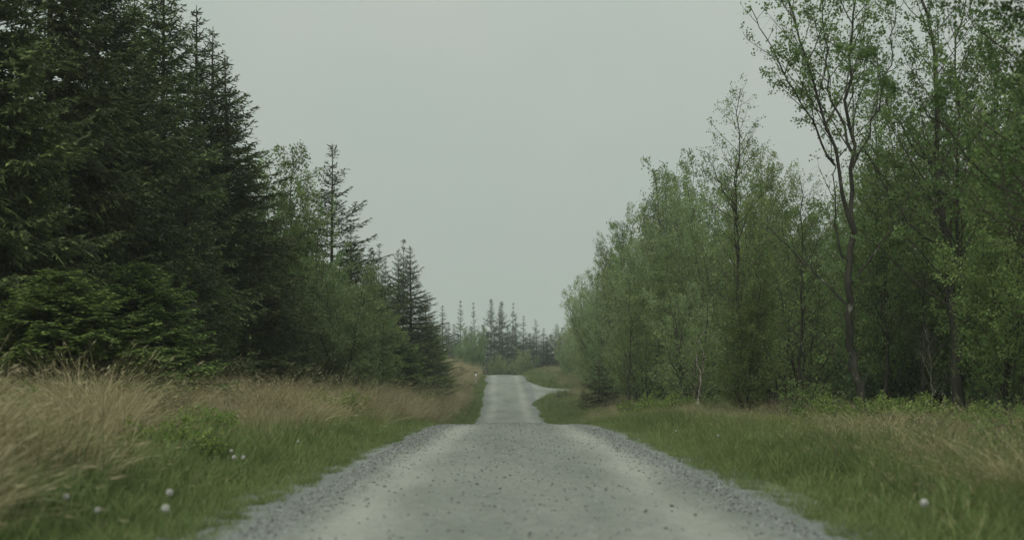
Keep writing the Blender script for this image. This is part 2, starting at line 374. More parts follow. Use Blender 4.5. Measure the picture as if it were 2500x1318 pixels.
# side track: starts under the road's edge, leaves to the right through a wide mouth
xg = np.concatenate([np.linspace(1.2, 9, 50), np.linspace(9.6, 60, 30)]); q = np.linspace(0, 1, 25)
Xg = np.repeat(xg[:, None], 25, 1); Yg = ybot(Xg) - .4 + (ytop(Xg) - ybot(Xg) + .8) * q
Z = track_z(Xg, Yg) - .035
V = np.stack([Xg, Yg, Z], -1).reshape(-1, 3); nx, ny = 25, 80
i = (np.arange(ny - 1)[:, None] * nx + np.arange(nx - 1)[None]).reshape(-1)
mid_ = .5 - .5 * np.cos(np.broadcast_to(q, Xg.shape) * 4 * PI)
st = obj('side_track', mesh('side_track', V, Fq=np.stack([i, i + nx, i + nx + 1, i + 1], -1), mats=[M_road], smooth=True,
         attrs={'lane': (.5 * mid_).ravel(), 'edge': np.zeros(len(V))}))
tag(st, kind='structure')

# far hills on the horizon
hx = np.linspace(-2600, 2600, 90); hy = np.linspace(2300, 3300, 16)
def hillz(x, y):
    e = np.sin(np.clip((y - 2300) / 1000, 0, 1) * PI)
    return -40 + e * (112 + 26 * wave(x, y, 900, 2) + 10 * wave(x, y, 260, 8))
V, Q = grid(hx, hy, hillz)
M_hill = foliage_mat('moor', [(0, (.04, .06, .03)), (1, (.06, .08, .04))], 0, 0)
hills = obj('hills', mesh('hills', V, Fq=Q, attrs={'tint': R.uniform(0, 1, len(V))}, mats=[M_hill], smooth=True)); tag(hills, kind='structure')

# ------------------------------------------------------------------ tree builders
def resample(ctrl, M):
    c = np.asarray(ctrl, float); d = np.concatenate([[0], np.cumsum(np.linalg.norm(np.diff(c[:, :3], axis=0), axis=1))])
    t = np.linspace(0, d[-1], M)
    # smooth by sampling around
    out = np.stack([sum(np.interp(t + k * d[-1] * .03, d, c[:, j]) for k in (-1, 0, 1)) / 3 for j in range(c.shape[1])], -1)
    out[0] = c[0]
    return out

def spruce(name, Ht, Rmax, seed, whorl=.42, per=6, sec=.12, ter=.085, shoot=.13, width=.021, bare=0.06, power=.75, open_top=.0, gap0=.22, mat=None, low_droop=.25, trunk_r=None, tipgain=0., stag=.03):
    global R
    R0 = R; R = np.random.default_rng(seed)
    mat = mat or M_needle
    # trunk
    t = np.linspace(0, 1, 14); tr = (trunk_r or Ht * .011) * (1 - t) ** .9 + .008
    tp = np.stack([.10 * np.sin(t * 5 + seed) * t * (1 - t) * 2, .10 * np.cos(t * 4 + seed) * t * (1 - t) * 2, t * Ht], -1)
    tp[:, :2] -= tp[0, :2]
    mb = MB(); mb.tubes(tp[None], tr[None], 8, 0)
    trunk = mb.build(name + '_trunk', [M_bark], True)
    # branches
    zz = []; z = Ht - .35; gap = gap0
    k = 0
    while z > bare * Ht:
        nb = max(3, per - (2 if Ht - z < 1.5 else 0))
        a0 = R.uniform(0, 6.28)
        for j in range(nb): zz.append((z + R.normal() * stag, a0 + j / nb * 2 * PI + R.normal() * .25, 1.0))
        for j in range(R.integers(0, 3) if Ht - z > 1 else 0): zz.append((z - gap * R.uniform(.3, .7), R.uniform(0, 6.28), .55))
        z -= gap; gap = min(whorl, gap + .05) * R.uniform(.85, 1.15)
    zz = np.array(zz); z = zz[:, 0]; az = zz[:, 1]; fr = 1 - z / Ht
    L = Rmax * np.minimum(1, (fr * 1.35)) ** power * R.uniform(.72, 1.12, len(z)) * zz[:, 2]
    L = np.maximum(L, .16 + .1 * R.random(len(z)))
    if open_top: L *= np.where(R.random(len(z)) < open_top, .55, 1)
    el = np.radians(np.interp(fr, [0, .12, .35, .7, 1], [52, 38, 18, 2, -8]) + R.normal(size=len(z)) * 6)
    d = np.stack([np.cos(az) * np.cos(el), np.sin(az) * np.cos(el), np.sin(el)], -1)
    M = 8; u = np.linspace(0, 1, M)
    sag = (low_droop * np.clip(fr * 1.6, 0, 1)); up = .16
    P = np.zeros((len(z), M, 3))
    ax = np.stack([np.interp(z, tp[:, 2], tp[:, 0]), np.interp(z, tp[:, 2], tp[:, 1]), z], -1)
    P[:] = ax[:, None] + d[:, None] * L[:, None, None] * u[None, :, None]
    P[:, :, 2] += L[:, None] * (-sag[:, None] * 1.6 * u ** 1.4 + (up + sag[:, None] * .9) * u ** 2.6)
    P += R.normal(size=P.shape) * .012 * L[:, None, None] * u[None, :, None]
    mb = MB()
    br = (.006 + .011 * L)[:, None] * (1 - u * .88)
    mb.tubes(P, br, 3, 0)
    # secondaries
    n2 = np.maximum(3, (L / sec).astype(int) * 2)
    bi = np.repeat(np.arange(len(L)), n2); within = np.concatenate([np.arange(k) / k for k in n2])
    u2 = np.clip(.12 + .86 * within + R.normal(size=len(bi)) * .01, .05, .99)
    pos, tan = sample(P, bi, u2)
    side = norm(np.cross(tan, np.array([0, 0, 1.]))); sg = np.where(np.arange(len(bi)) % 2, 1., -1.)
    ang = np.radians(R.uniform(42, 68, len(bi)))
    d2 = norm(tan * np.cos(ang)[:, None] + side * (sg * np.sin(ang))[:, None] + np.array([0, 0, 1.]) * R.normal(0, .22, len(bi))[:, None])
    L2 = np.clip(.42 * L[bi] * (1 - u2) ** .8 * sm(0, .35, u2) + .10, .07, .95) * R.uniform(.6, 1.15, len(bi))
    P2 = curve(pos, d2, L2, 4, np.array([0, 0, -1.]) * (.05 + low_droop * 1.1) + tan * .15, .03)
    ribs = MB
    # twig of each secondary: needle-clad strips along it
    for a, b in ((0, 1), (1, 2), (2, 3)):
        dd = P2[:, b] - P2[:, a]; sd_ = norm(np.cross(dd, unit(len(dd)) + np.array([0, 0, 1.5])))
        w = np.full(len(dd), width * .9)
        mb.rhombs(P2[:, a] - dd * .1, P2[:, b] + dd * .35, sd_, w, 1, np.clip(.35 + .2 * R.normal(size=len(dd)), 0, 1))
    # tertiary shoots
    n3 = np.maximum(2, (L2 / ter).astype(int) * 2)
    ci = np.repeat(np.arange(len(L2)), n3); w3 = np.concatenate([(np.arange(k) + .5) / k for k in n3])
    p3, t3 = sample(P2, ci, np.clip(w3, 0, .98))
    s3 = norm(np.cross(t3, np.array([0, 0, 1.]))); sg = np.where(np.arange(len(ci)) % 2, 1., -1.)
    ang = np.radians(R.uniform(35, 65, len(ci)))
    d3 = norm(t3 * np.cos(ang)[:, None] + s3 * (sg * np.sin(ang))[:, None] + R.normal(0, .3, (len(ci), 3)) + np.array([0, 0, -.12]))
    L3 = shoot * R.uniform(.6, 1.4, len(ci)) * (1.15 - .45 * w3)
    sd3 = norm(np.cross(d3, unit(len(ci)) * .8 + np.array([0, 0, 1.])))
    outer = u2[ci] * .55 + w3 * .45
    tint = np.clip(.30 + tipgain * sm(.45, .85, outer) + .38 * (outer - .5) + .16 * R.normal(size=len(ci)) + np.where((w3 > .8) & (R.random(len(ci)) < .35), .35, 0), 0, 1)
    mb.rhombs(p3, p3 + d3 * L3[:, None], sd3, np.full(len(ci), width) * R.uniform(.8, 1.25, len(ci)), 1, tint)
    # leader shoots at the very top and needle sleeve on branch axes
    bb = np.arange(len(L))
    for a in range(M - 1):
        dd = P[:, a + 1] - P[:, a]
        if a < 2: continue
        for r_ in range(2):
            sd_ = norm(np.cross(dd, unit(len(dd)))); mb.rhombs(P[:, a], P[:, a + 1] + dd * .2, sd_, np.full(len(dd), width), 1, .4)
    top = np.array([0, 0, 1.]); n = 26
    hz = R.uniform(Ht - 1.2, Ht, n) - .1; aa = R.uniform(0, 6.28, n)
    b0 = np.stack([np.zeros(n), np.zeros(n), hz], -1) + np.array([tp[-1, 0], tp[-1, 1], 0]); dd = np.stack([np.cos(aa), np.sin(aa), np.full(n, 1.3)], -1)
    mb.rhombs(b0, b0 + norm(dd) * .09, norm(np.cross(dd, unit(n))), np.full(n, .012), 1, .5)
    crown = mb.build(name + '_crown', [M_bark, mat])
    R = R0
    return trunk, crown

def broadleaf(name, stems, seed, n1=60, u1=(.2, .98), a1=(30, 55), l1=.26, s2=.25, l2=.36, s3=.13, l3=.26, leaves=6, leaf=.05, spread=.05,
              up1=.18, droop3=.3, mat=None, tmat=None, bmat=None, leafy=1.0, hfade=None, clump=3.5):
    """stems: list of control polylines (x,y,z,radius); returns trunk and crown meshes"""
    global R
    R0 = R; R = np.random.default_rng(seed)
    mat = mat or M_birch
    M0 = 16
    SP = np.stack([resample(s, M0) for s in stems]); SR = np.maximum(SP[:, :, 3], .006); SP = SP[:, :, :3].copy()
    Ls = np.linalg.norm(np.diff(SP, axis=1), axis=2).sum(1)
    SP[:, 1:] += (R.normal(size=(len(SP), M0 - 1, 3)) * .010 * np.minimum(Ls, 6)[:, None, None])
    Hmax = SP[:, :, 2].max()
    mb = MB(); mb.tubes(SP, SR, 7, 0); trunk = mb.build(name + '_trunk', [tmat or M_bbark], True)
    mb = MB()
    k1 = np.maximum(2, (n1 * Ls / Ls.sum()).astype(int))
    si = np.repeat(np.arange(len(SP)), k1); u = np.concatenate([u1[0] + (u1[1] - u1[0]) * (np.arange(k) + R.random(k)) / k for k in k1])
    pos, tan = sample(SP, si, u)
    az = np.arange(len(si)) * 2.4 + R.uniform(-.6, .6, len(si))
    perp = np.stack([np.cos(az), np.sin(az), np.zeros(len(si))], -1)
    an = np.radians(R.uniform(a1[0], a1[1], len(si)))
    d = norm(tan * np.cos(an)[:, None] + perp * np.sin(an)[:, None])
    L1 = l1 * Ls[si] * (1.08 - u) ** .75 * R.uniform(.6, 1.2, len(si)) + .25
    P1 = curve(pos, d, L1, 6, np.array([0, 0, 1.]) * up1, .03)
    r1 = np.minimum(.0072 * L1 + .004, .6 * np.array([np.interp(uu, np.linspace(0, 1, M0), SR[s]) for uu, s in zip(u, si)]) + .002)
    mb.tubes(P1, r1[:, None] * (1 - np.linspace(0, 1, 6) * .8), 4, 0)
    def level(P, L, sp, lf, ang, M, bend, u0=.15):
        n = np.maximum(2, (L / sp).astype(int)); ix = np.repeat(np.arange(len(L)), n)
        uu = np.concatenate([u0 + (1 - u0) * (np.arange(k) + .7) / k for k in n]).clip(0, 1)
        p, t = sample(P, ix, uu)
        dd = norm(t * np.cos(ang) + norm(np.cross(t, unit(len(ix)))) * np.sin(ang))
        LL = lf * L[ix] * (1.15 - uu * .75) * R.uniform(.55, 1.25, len(ix))
        return curve(p, dd, LL, M, bend, .04), LL, ix
    P2, L2, _ix2 = level(P1, L1, s2, l2, math.radians(42), 4, np.array([0, 0, .08]))
    L2 = np.maximum(L2, .12)
    mb.tubes(P2, (.0025 + .005 * L2)[:, None] * np.array([1, .8, .6, .35]), 3, 0)
    n3 = np.maximum(2, (L2 / s3).astype(int)); ix = np.repeat(np.arange(len(L2)), n3)
    uu = np.concatenate([(np.arange(k) + .8) / k for k in n3]).clip(0, .99)
    p, t = sample(P2, ix, uu); dd = norm(t * .7 + unit(len(ix)) * .8)
    L3 = l3 * R.uniform(.4, 1.2, len(ix))
    P3 = curve(p, dd, L3, 3, np.array([0, 0, -1.]) * droop3, .03)
    mb.tubes(P3, np.full((len(L3), 1), .0026) * np.array([1, .8, .5]), 3, 0)
    keep = np.arange(len(L3))
    if hfade:      # fewer leaves low down, as under a closed wood
        pz = P3[:, 1, 2] / Hmax; keep = keep[R.random(len(keep)) < np.interp(pz, hfade[0], hfade[1])]
    keep = keep[R.random(len(keep)) < leafy]
    g2 = R.gamma(clump, 1 / clump, len(L2)); g1 = R.gamma(clump * 2, .5 / clump, len(L1)); nl = R.poisson(leaves * (g2 * g1[_ix2])[ix[keep]]); li = np.repeat(keep, nl)
    ul = R.uniform(.15, 1, len(li)); p, t = sample(P3, li, ul.clip(0, .99)); p = p + R.normal(0, spread, p.shape)
    ld = norm(unit(len(li)) + np.array([0, 0, -.45])); ll = leaf * R.uniform(.7, 1.3, len(li))
    sdv = norm(np.cross(ld, unit(len(li))))
    shade = (R.normal(size=len(L2)) * .16)[ix] + (R.normal(size=len(L1)) * .10)[_ix2][ix]
    mb.rhombs(p, p + ld * ll[:, None], sdv, ll * .40, 1, np.clip(.45 + shade[li] + .17 * R.normal(size=len(li)), 0, 1))
    crown = mb.build(name + '_crown', [bmat or M_twig, mat])
    R = R0
    return trunk, crown

TRI = lambda me: sum(len(p.vertices) - 2 for p in me.polygons)
# spruces
SPR = {
 'big1': spruce('sitka_spruce', 16.5, 3.6, 11, per=7, whorl=.42, sec=.135, ter=.095, shoot=.17, width=.030, bare=.03),
 'big2': spruce('sitka_spruce', 15.0, 3.2, 12, per=7, whorl=.42, sec=.14, ter=.10, shoot=.17, width=.030, bare=.03, low_droop=.36),
 'mid':  spruce('sitka_spruce', 14.0, 3.1, 13, per=6, whorl=.46, gap0=.4, sec=.135, ter=.10, shoot=.17, width=.026, bare=.03, low_droop=.13, power=.85, open_top=.2),
 'young': spruce('young_spruce', 8.0, 2.7, 14, per=8, whorl=.33, sec=.125, ter=.085, shoot=.15, width=.028, bare=.02, power=.6, low_droop=.34, mat=M_needle_tip, tipgain=.3),
 'open': spruce('thin_spruce', 13.5, 3.0, 15, per=6, whorl=.50, sec=.16, ter=.12, shoot=.19, width=.027, bare=.05, open_top=.3, gap0=.4, low_droop=.0, power=.85, stag=.06, trunk_r=.10),
 'far1': spruce('far_spruce', 12.5, 2.5, 16, per=6, whorl=.85, gap0=.6, sec=.24, ter=.18, shoot=.24, width=.032, mat=M_needle_far, open_top=.35, low_droop=.05, trunk_r=.10, power=1.0, bare=.02, stag=.13),
 'far2': spruce('far_spruce', 11.5, 2.6, 17, per=7, whorl=.66, gap0=.5, sec=.24, ter=.19, shoot=.26, width=.040, mat=M_needle_far, open_top=.2, low_droop=.14, trunk_r=.1, power=.85, bare=.01, stag=.17),
 'far3': spruce('far_spruce', 12.0, 2.3, 19, per=6, whorl=.75, gap0=.75, sec=.24, ter=.19, shoot=.25, width=.034, mat=M_needle_far, open_top=.5, low_droop=.0, trunk_r=.10, power=.75, bare=.02, stag=.2),
 'tiny': spruce('small_spruce', 3.2, 1.25, 18, per=6, whorl=.24, sec=.10, ter=.085, shoot=.12, width=.024, bare=.01, power=.65, trunk_r=.035),
}
def path(pts, r0, r1):      # (x,z) or (x,y,z) control points -> polyline with radius
    out = []
    n = len(pts)
    for i, p in enumerate(pts):
        if len(p) == 2: p = (p[0], 0, p[1])
        f = i / (n - 1); out.append((*p, r0 + (r1 - r0) * f ** .8))
    return out
def fan(n, h, spread, r, seed, base=.25):
    g = np.random.default_rng(seed); out = []
    for i in range(n):
        a = i / n * 2 * PI + g.uniform(-.3, .3); s = spread * g.uniform(.35, 1.0); hh = h * g.uniform(.72, 1) * (1 - .42 * (s / spread) ** 2)
        out.append(path([(math.cos(a) * base * .3, math.sin(a) * base * .3, -.2), (math.cos(a) * s * .35, math.sin(a) * s * .35, hh * .35),
                         (math.cos(a) * s * .75, math.sin(a) * s * .75, hh * .7), (math.cos(a) * s, math.sin(a) * s, hh)], r * g.uniform(.6, 1), .008))
    return out
def single(h, lean, r, seed, fork=.45):
    g = np.random.default_rng(seed); w = lambda s: g.normal() * s
    t = path([(0, 0, -.2), (lean * .15 + w(.08), w(.08), h * .2), (lean * .4 + w(.12), w(.12), h * .45), (lean * .7 + w(.15), w(.15), h * .72), (lean, w(.1), h)], r, .01)
    f = t[2]; s2 = [tuple(f[:3]) + (f[3] * .75,), (f[0] - lean * .4 + w(.4), w(.6), h * .66, f[3] * .4), (f[0] - lean * .5 + w(.7), w(.9), h * .93, .008)]
    return [t, s2]
BRO = {
 # the two tall roadside birches on the right and the slim one left of them: shaped after their own stems
 'forked': broadleaf('forked_birch', [
     path([(.18, -.25), (-.08, .6), (-.36, 1.7), (-.50, 3.0), (-.56, 4.2), (-.33, 5.2)], .145, .085),
     path([(-.33, 0, 5.2), (-.62, -.1, 5.9), (-.92, -.25, 7.2), (-1.3, -.4, 8.6), (-1.85, -.5, 10.2), (-2.5, -.6, 12), (-3.1, -.7, 13.6)], .070, .012),
     path([(-.33, 0, 5.2), (-.28, .2, 6.4), (-.36, .4, 8.4), (-.3, .5, 10.2), (-.1, .6, 12.2), (0, .7, 14.2)], .078, .012),
     path([(-.36, .2, 7.4), (-.8, .6, 8.8), (-1.0, .8, 10.6), (-1.1, .9, 13)], .042, .01),
     path([(-.33, .2, 7.0), (.3, .5, 8.3), (.8, .7, 9.8), (1.1, .9, 12)], .036, .01),
     path([(-.9, -.2, 7.0), (-1.6, -.5, 8.2), (-2.4, -.8, 9.4), (-3.3, -1, 11.0)], .034, .01),
     path([(-.42, 0, 3.2), (-1.2, .3, 4.1), (-2.0, .5, 4.9), (-2.7, .7, 5.6)], .035, .01),
     path([(-.45, 0, 4.2), (-.9, -.2, 5.2), (-.95, -.3, 6.6), (-1.1, -.3, 8.0)], .035, .01),
     path([(-.40, 0, 3.9), (.3, .2, 4.8), (.9, .4, 5.6), (1.5, .6, 6.8)], .034, .01)],
     21, n1=125, u1=(.22, .98), l1=.30, a1=(25, 50), s2=.23, l2=.38, s3=.12, l3=.27, leaves=10, leaf=.070, spread=.06, hfade=([0, .3, .45, 1], [.12, .25, .6, 1]), clump=1.6),
 'straight': broadleaf('tall_birch', [
     path([(0, -.25), (-.18, 1.3), (-.30, 3.0), (-.52, 4.9), (-.66, 6.6), (-.72, 8.4), (-.9, 10), (-1.4, 12.4), (-1.7, 14.0)], .19, .012),
     path([(-.16, 0, 1.6), (.1, .1, 3.2), (-.05, .2, 5.2), (-.1, .3, 7.5), (-.1, .5, 10), (.3, .7, 13)], .085, .012),
     path([(-.68, 0, 6.9), (-1.2, .4, 7.6), (-1.9, .7, 8.8), (-2.3, .8, 10.4)], .05, .01),
     path([(-.35, 0, 4.6), (-1.3, -.4, 5.2), (-2.2, -.6, 6.2), (-3, -.8, 7.6)], .045, .01)],
     22, n1=115, u1=(.22, .98), l1=.27, s2=.25, l2=.36, s3=.13, l3=.27, leaves=8, leaf=.070, spread=.055, hfade=([0, .28, .45, 1], [.1, .2, .7, 1])),
 'slim': broadleaf('slim_birch', [
     path([(0, -.25), (-.05, 1.4), (-.12, 2.6), (.05, 3.2), (-.22, 4.4), (-.1, 5.6), (-.12, 7.2), (-.25, 8.6), (-.1, 10), (-.05, 11.5)], .095, .01),
     path([(-.12, 0, 7.0), (-.7, .2, 8.2), (-1.2, .3, 9.4)], .03, .008)],
     23, n1=62, u1=(.30, .98), a1=(38, 62), l1=.24, s2=.2, l2=.36, s3=.12, l3=.24, leaves=5, leaf=.062, tmat=M_bbark, hfade=([0, .35, .5, 1], [.15, .3, .8, 1])),
 'birch_a': broadleaf('birch', single(11, .8, .10, 31), 31, n1=125, u1=(.08, .98), l1=.29, leaves=10, leaf=.085, s3=.13, spread=.09, up1=.09),
 'birch_b': broadleaf('birch', single(9, -.6, .085, 32) + single(8, 1.0, .06, 33), 32, n1=150, u1=(.06, .98), l1=.30, leaves=10, leaf=.085, s3=.14, spread=.09, up1=.09),
 'birch_c': broadleaf('birch', fan(7, 10, 3.0, .075, 34), 34, n1=200, u1=(.06, .98), l1=.26, leaves=10, leaf=.085, s3=.14, spread=.09, up1=.09, a1=(35, 65)),
 'willow_a': broadleaf('willow', fan(8, 7.0, 3.0, .07, 35), 35, n1=170, u1=(.04, .98), l1=.28, leaves=14, leaf=.09, s3=.14, s2=.22, spread=.11, a1=(40, 78), up1=.06, mat=M_willow),
 'willow_b': broadleaf('willow', fan(8, 9.0, 3.1, .075, 36), 36, n1=190, u1=(.05, .98), l1=.25, leaves=14, leaf=.088, s3=.14, s2=.23, spread=.11, a1=(40, 75), up1=.06, mat=M_willow),
 'round': broadleaf('willow', fan(11, 6.2, 3.3, .06, 44), 44, n1=170, u1=(.04, .98), l1=.30, leaves=16, leaf=.13, s3=.2, s2=.28, spread=.16, a1=(45, 85), up1=.0, clump=9, mat=M_willow),
 'dome': broadleaf('domed_willow', fan(13, 10, 3.8, .07, 45), 45, n1=240, u1=(.12, .98), l1=.26, leaves=15, leaf=.10, s3=.16, s2=.26, spread=.13, a1=(45, 85), up1=.02, clump=7, mat=M_willow),
 'thicket': broadleaf('thicket', fan(9, 6.2, 2.4, .05, 37), 37, n1=130, u1=(.06, .98), l1=.26, leaves=4.5, leaf=.08, s3=.14, leafy=.85, spread=.08),
 'edge': broadleaf('edge_birch', single(13, -1.6, .14, 38) + [path([(-.2, 0, 2.6), (-1.6, .3, 3.9), (-3, .4, 5.2), (-4.2, .5, 6.2)], .025, .006)], 38, n1=135, u1=(.12, .98), l1=.24, a1=(35, 75), s2=.2, s3=.12, leaves=13, leaf=.066, hfade=([0, .28, .42, 1], [0, .08, .9, 1]), mat=M_near),
 'bare': broadleaf('dead_birch', single(5.2, .5, .035, 39), 39, n1=26, u1=(.15, .98), l1=.3, s2=.3, leaves=0, tmat=M_dead, bmat=M_dead, leafy=.001),
 'bush': broadleaf('bush', fan(10, 2.3, 1.2, .025, 40), 40, n1=80, u1=(.05, .98), l1=.25, s2=.16, s3=.1, l3=.16, leaves=6, leaf=.05, spread=.03),
 'bilberry': broadleaf('bilberry', fan(26, .45, .8, .005, 41, 1.4), 41, n1=130, u1=(.25, .98), l1=.35, s2=.09, s3=.06, l3=.08, leaves=9, leaf=.034, spread=.025, clump=8, a1=(40, 80), mat=M_bil),
 'heather': broadleaf('heather', fan(30, .5, .8, .008, 42, 1.4), 42, n1=150, u1=(.1, .98), l1=.3, s2=.09, s3=.05, l3=.08, leaves=3, leaf=.022, spread=.012, mat=M_heather),
 'pale': broadleaf('pale_birch', single(8.5, .5, .075, 43), 43, n1=60, u1=(.2, .98), l1=.25, leaves=5, leaf=.075, tmat=M_pbark),
}
print('TRIS', {k: (TRI(a), TRI(b)) for k, (a, b) in {**SPR, **BRO}.items()})

def plant(name, src, px, d, h=None, label='', cat='tree', group=None, rz=0., sx=None, dz=0., x=None):
    """stand a tree at distance d along the road, where the photo's column px crosses it; h = its height in metres"""
    if x is None: x = (px - 1250) / F * d
    tr, cr_ = src
    h0 = max(v.co.z for v in tr.vertices) if 'h0' not in tr else tr['h0']; tr['h0'] = h0
    s = 1 if h is None else h / h0
    e = bpy.data.objects.new(name, None); COL.objects.link(e)
    e.location = (x, d, float(H(x, d)) - .05 + dz); e.rotation_euler = (0, 0, rz); k = sx if sx else s
    e.scale = (k, k, s); e.empty_display_size = .3
    tag(e, label, cat, group)
    obj('trunk', tr, e); obj('crown', cr_, e)
    return e
def top(d, py, x=0, px=1250):
    """height of a tree standing at d whose tip meets row py"""
    xx = (px - 1250) / F * d
    return (HOR - py) / F * d + EYE - float(H(xx, d))

# ------------------------------------------------------------------ trees, left side
GL = 'dark spruces along the left of the road'
def sp(src, px, d, py, label, rz=0., sx=None, name='spruce', group=GL, **k): return plant(name, SPR[src], px, d, top(d, py, px=px), label, 'spruce', group, rz, sx, **k)
def br(src, px, d, py, label, rz=0., sx=None, name='birch', cat='birch', group=None, **k): return plant(name, BRO[src], px, d, top(d, py, px=px), label, cat, group, rz, sx, **k)
sp('big1', -70, 31, -560, 'huge dark spruce cut off by the left frame edge', .4)
sp('big2', 120, 37, -420, 'dark spruce nearest the left frame corner with trunk in upper left', 1.9)
sp('young', 150, 28, 655, 'low broad spruce with bright green tips at far left above the grass', 2.2, sx=.95)
sp('big1', 240, 43, -330, 'tall dense spruce second from the left frame edge, top out of frame', 2.6)
sp('young', 335, 36, 640, 'wide green tipped young spruce behind the tall tawny grass on left', .7, sx=1.0)
sp('young', 20, 30, 860, 'small bright tipped spruce at the left frame edge above grass', 3.2, sx=.6)
sp('big2', 400, 49, -120, 'tall spruce whose bare leader just leaves the top of frame', 4.1)
sp('mid', 520, 57, 62, 'spruce with thin bare leader rising against sky on upper left', .3, sx=1.35)
sp('mid', 549, 54, 130, 'spruce with long upswept twigs reaching farthest into the sky on left', 2.0, sx=1.4)
sp('mid', 480, 52, 10, 'spruce filling the gap between bare leader and thin leader on upper left', 4.4, sx=1.3)
sp('mid', 455, 46, 330, 'dark drooping spruce filling the middle left under the taller tops', 1.2)
sp('young', 500, 49, 640, 'dark young spruce at foot of the left wood beside the birches', 3.1)
sp('big2', 330, 56, -60, 'spruce deep in the left wood with sky gaps near its top', 5.2)
sp('young', 735, 66, 650, 'black looking low spruce behind the bare dead sapling', 1.1, sx=.95)
sp('open', 812, 70, 348, 'lone thin spruce with open crown and spire above the left birches', .9, sx=1.35)
sp('mid', 856, 84, 545, 'spruce showing just its ragged side right of the lone spire', 2.2, sx=.95)
sp('far2', 905, 128, 600, 'slender spruce tip left of the grouped left spires', 1.0)
sp('far1', 926, 132, 592, 'narrow spruce tip in the middle left group of spires', 2.0)
sp('mid', 972, 112, 604, 'full spruce left of the far pointed one, tip just lower', 3.0)
sp('far1', 985, 140, 582, 'thinnest highest spire in the middle left group', .2)
sp('mid', 1001, 108, 598, 'pointed spruce at the right end of the near left wood', 1.5, sx=1.15)
sp('mid', 1040, 134, 715, 'spruce leaning its skirts toward the road at end of left wood', .4, sx=1.0)
sp('young', 1052, 126, 790, 'short spruce at the roadside end of the left wood', 2.4, sx=.9)
sp('young', 960, 96, 800, 'bushy low spruce in front of the pointed left spruces', 5.0, sx=1.1)
# broadleaf trees in the left row
br('birch_c', 625, 61, 400, 'bushy birch against the dark spruces on left', .5, sx=1.05)
br('birch_a', 700, 65, 362, 'fresh green birch with the highest rounded top on left', 1.4, sx=1.15)
br('birch_c', 665, 72, 410, 'birch crown filling behind the highest rounded top on left', 1.9, sx=1.2)
sp('mid', 940, 114, 625, 'spruce filling the notch left of the full middle spruce', 3.7)
sp('mid', 905, 104, 618, 'ragged spruce just left of the grouped middle left spires', 5.3)
sp('far1', 912, 120, 612, 'spruce tip right behind the slender left one', 4.4, sx=1.1)
br('birch_c', 735, 66, 450, 'birch with loose twigs just left of the lone spruce spire', 2.2, sx=.8)
br('birch_b', 590, 60, 560, 'low leafy birch hugging the spruces on the left', 3.6)
br('pale', 655, 57, 700, 'slender birch with pale crooked trunk on left wood edge', .8, name='birch')
br('bare', 745, 63, 690, 'bare dead sapling with pale twigs before the dark left spruce', 2.8, name='dead_sapling', cat='dead tree')
br('willow_b', 836, 60, 640, 'pale green feathery willow in middle of the left row', 1.0, name='willow', cat='willow')
br('willow_a', 892, 72, 770, 'lower pale willow at the foot of the left row', 2.0, name='willow', cat='willow')
br('birch_a', 880, 82, 725, 'olive birch right of the pale left willow', 4.0)
br('birch_b', 928, 92, 735, 'yellowish birch against the pointed spruces on left', 1.1)
br('bush', 690, 60, 880, 'leafy shrub at foot of the left wood by pale birch', 1.1, name='shrub', cat='shrub')
br('bush', 560, 52, 890, 'leafy shrub under left spruces behind tawny grass', 2.1, name='shrub', cat='shrub')

# ------------------------------------------------------------------ far end beyond the second crest
GF = 'distant spruces beyond the far crest'
for i, (src, px, d, py, lab) in enumerate([
    ('far1', 1124, 250, 733, 'leftmost tall distant spruce above the round willow'),
    ('far2', 1107, 255, 790, 'small distant spruce left of the tall leftmost spire'),
    ('far1', 1163, 248, 737, 'distant spruce second from left directly behind round willow'),
    ('far2', 1197, 244, 728, 'highest spire in the distant spruce clump'),
    ('far1', 1219, 248, 750, 'distant spruce just right of the highest spire'),
    ('far2', 1227, 243, 734, 'full distant spruce in the middle of the clump'),
    ('far1', 1249, 252, 738, 'tall slim distant spruce in right half of clump'),
    ('far2', 1262, 246, 765, 'stepped lower distant spruce right of the slim one'),
    ('far1', 1275, 256, 770, 'last high spire on the right of the distant clump'),
    ('far2', 1293, 258, 812, 'short distant spruce in the dip right of clump'),
    ('far2', 1311, 250, 778, 'pointed distant spruce standing alone right of the dip'),
    ('far1', 1327, 254, 800, 'small distant spruce beside the pointed lone one'),
    ('far2', 1336, 262, 822, 'lowest dark distant spruce near the right willows'),
    ('far1', 1355, 240, 790, 'thin distant spruce beside the right hand willows'),
    ('far2', 1372, 244, 798, 'distant spruce half hidden by the right hand willows'),
    ('far1', 1083, 215, 745, 'slim distant spruce peeping behind the left wood end'),
    ('far2', 1140, 262, 800, 'dim distant spruce between the two left spires'),
    ('far2', 1180, 256, 790, 'dim distant spruce between willow and the highest spire'),
    ('far1', 1094, 235, 785, 'faint distant spruce between left wood and the willow')]):
    e = sp('far3' if i % 3 == 1 else src, px, d, py, lab, rz=i * 1.3, group=GF, sx=[1.1, 1.3, .95, 1.2][i % 4]); e.rotation_euler = (.025 * math.sin(i * 2.3), .03 * math.sin(i * 3.7), i * 1.3)
GW = 'willows and bushes at the far crest'
for i, (px, d, py) in enumerate([(1090, 275, 800), (1118, 284, 815), (1150, 278, 795), (1190, 281, 812), (1207, 272, 800), (1238, 284, 795), (1256, 274, 808), (1283, 282, 822), (1303, 276, 818), (1322, 285, 830), (1345, 279, 815), (1365, 272, 822), (1388, 280, 812), (1172, 290, 825), (1222, 292, 820), (1270, 292, 835)]):
    sp('far2', px, d, py, 'dim spruce lost in the back row of the distant clump', rz=i * 1.7, group='back row of distant spruces', sx=1.35)
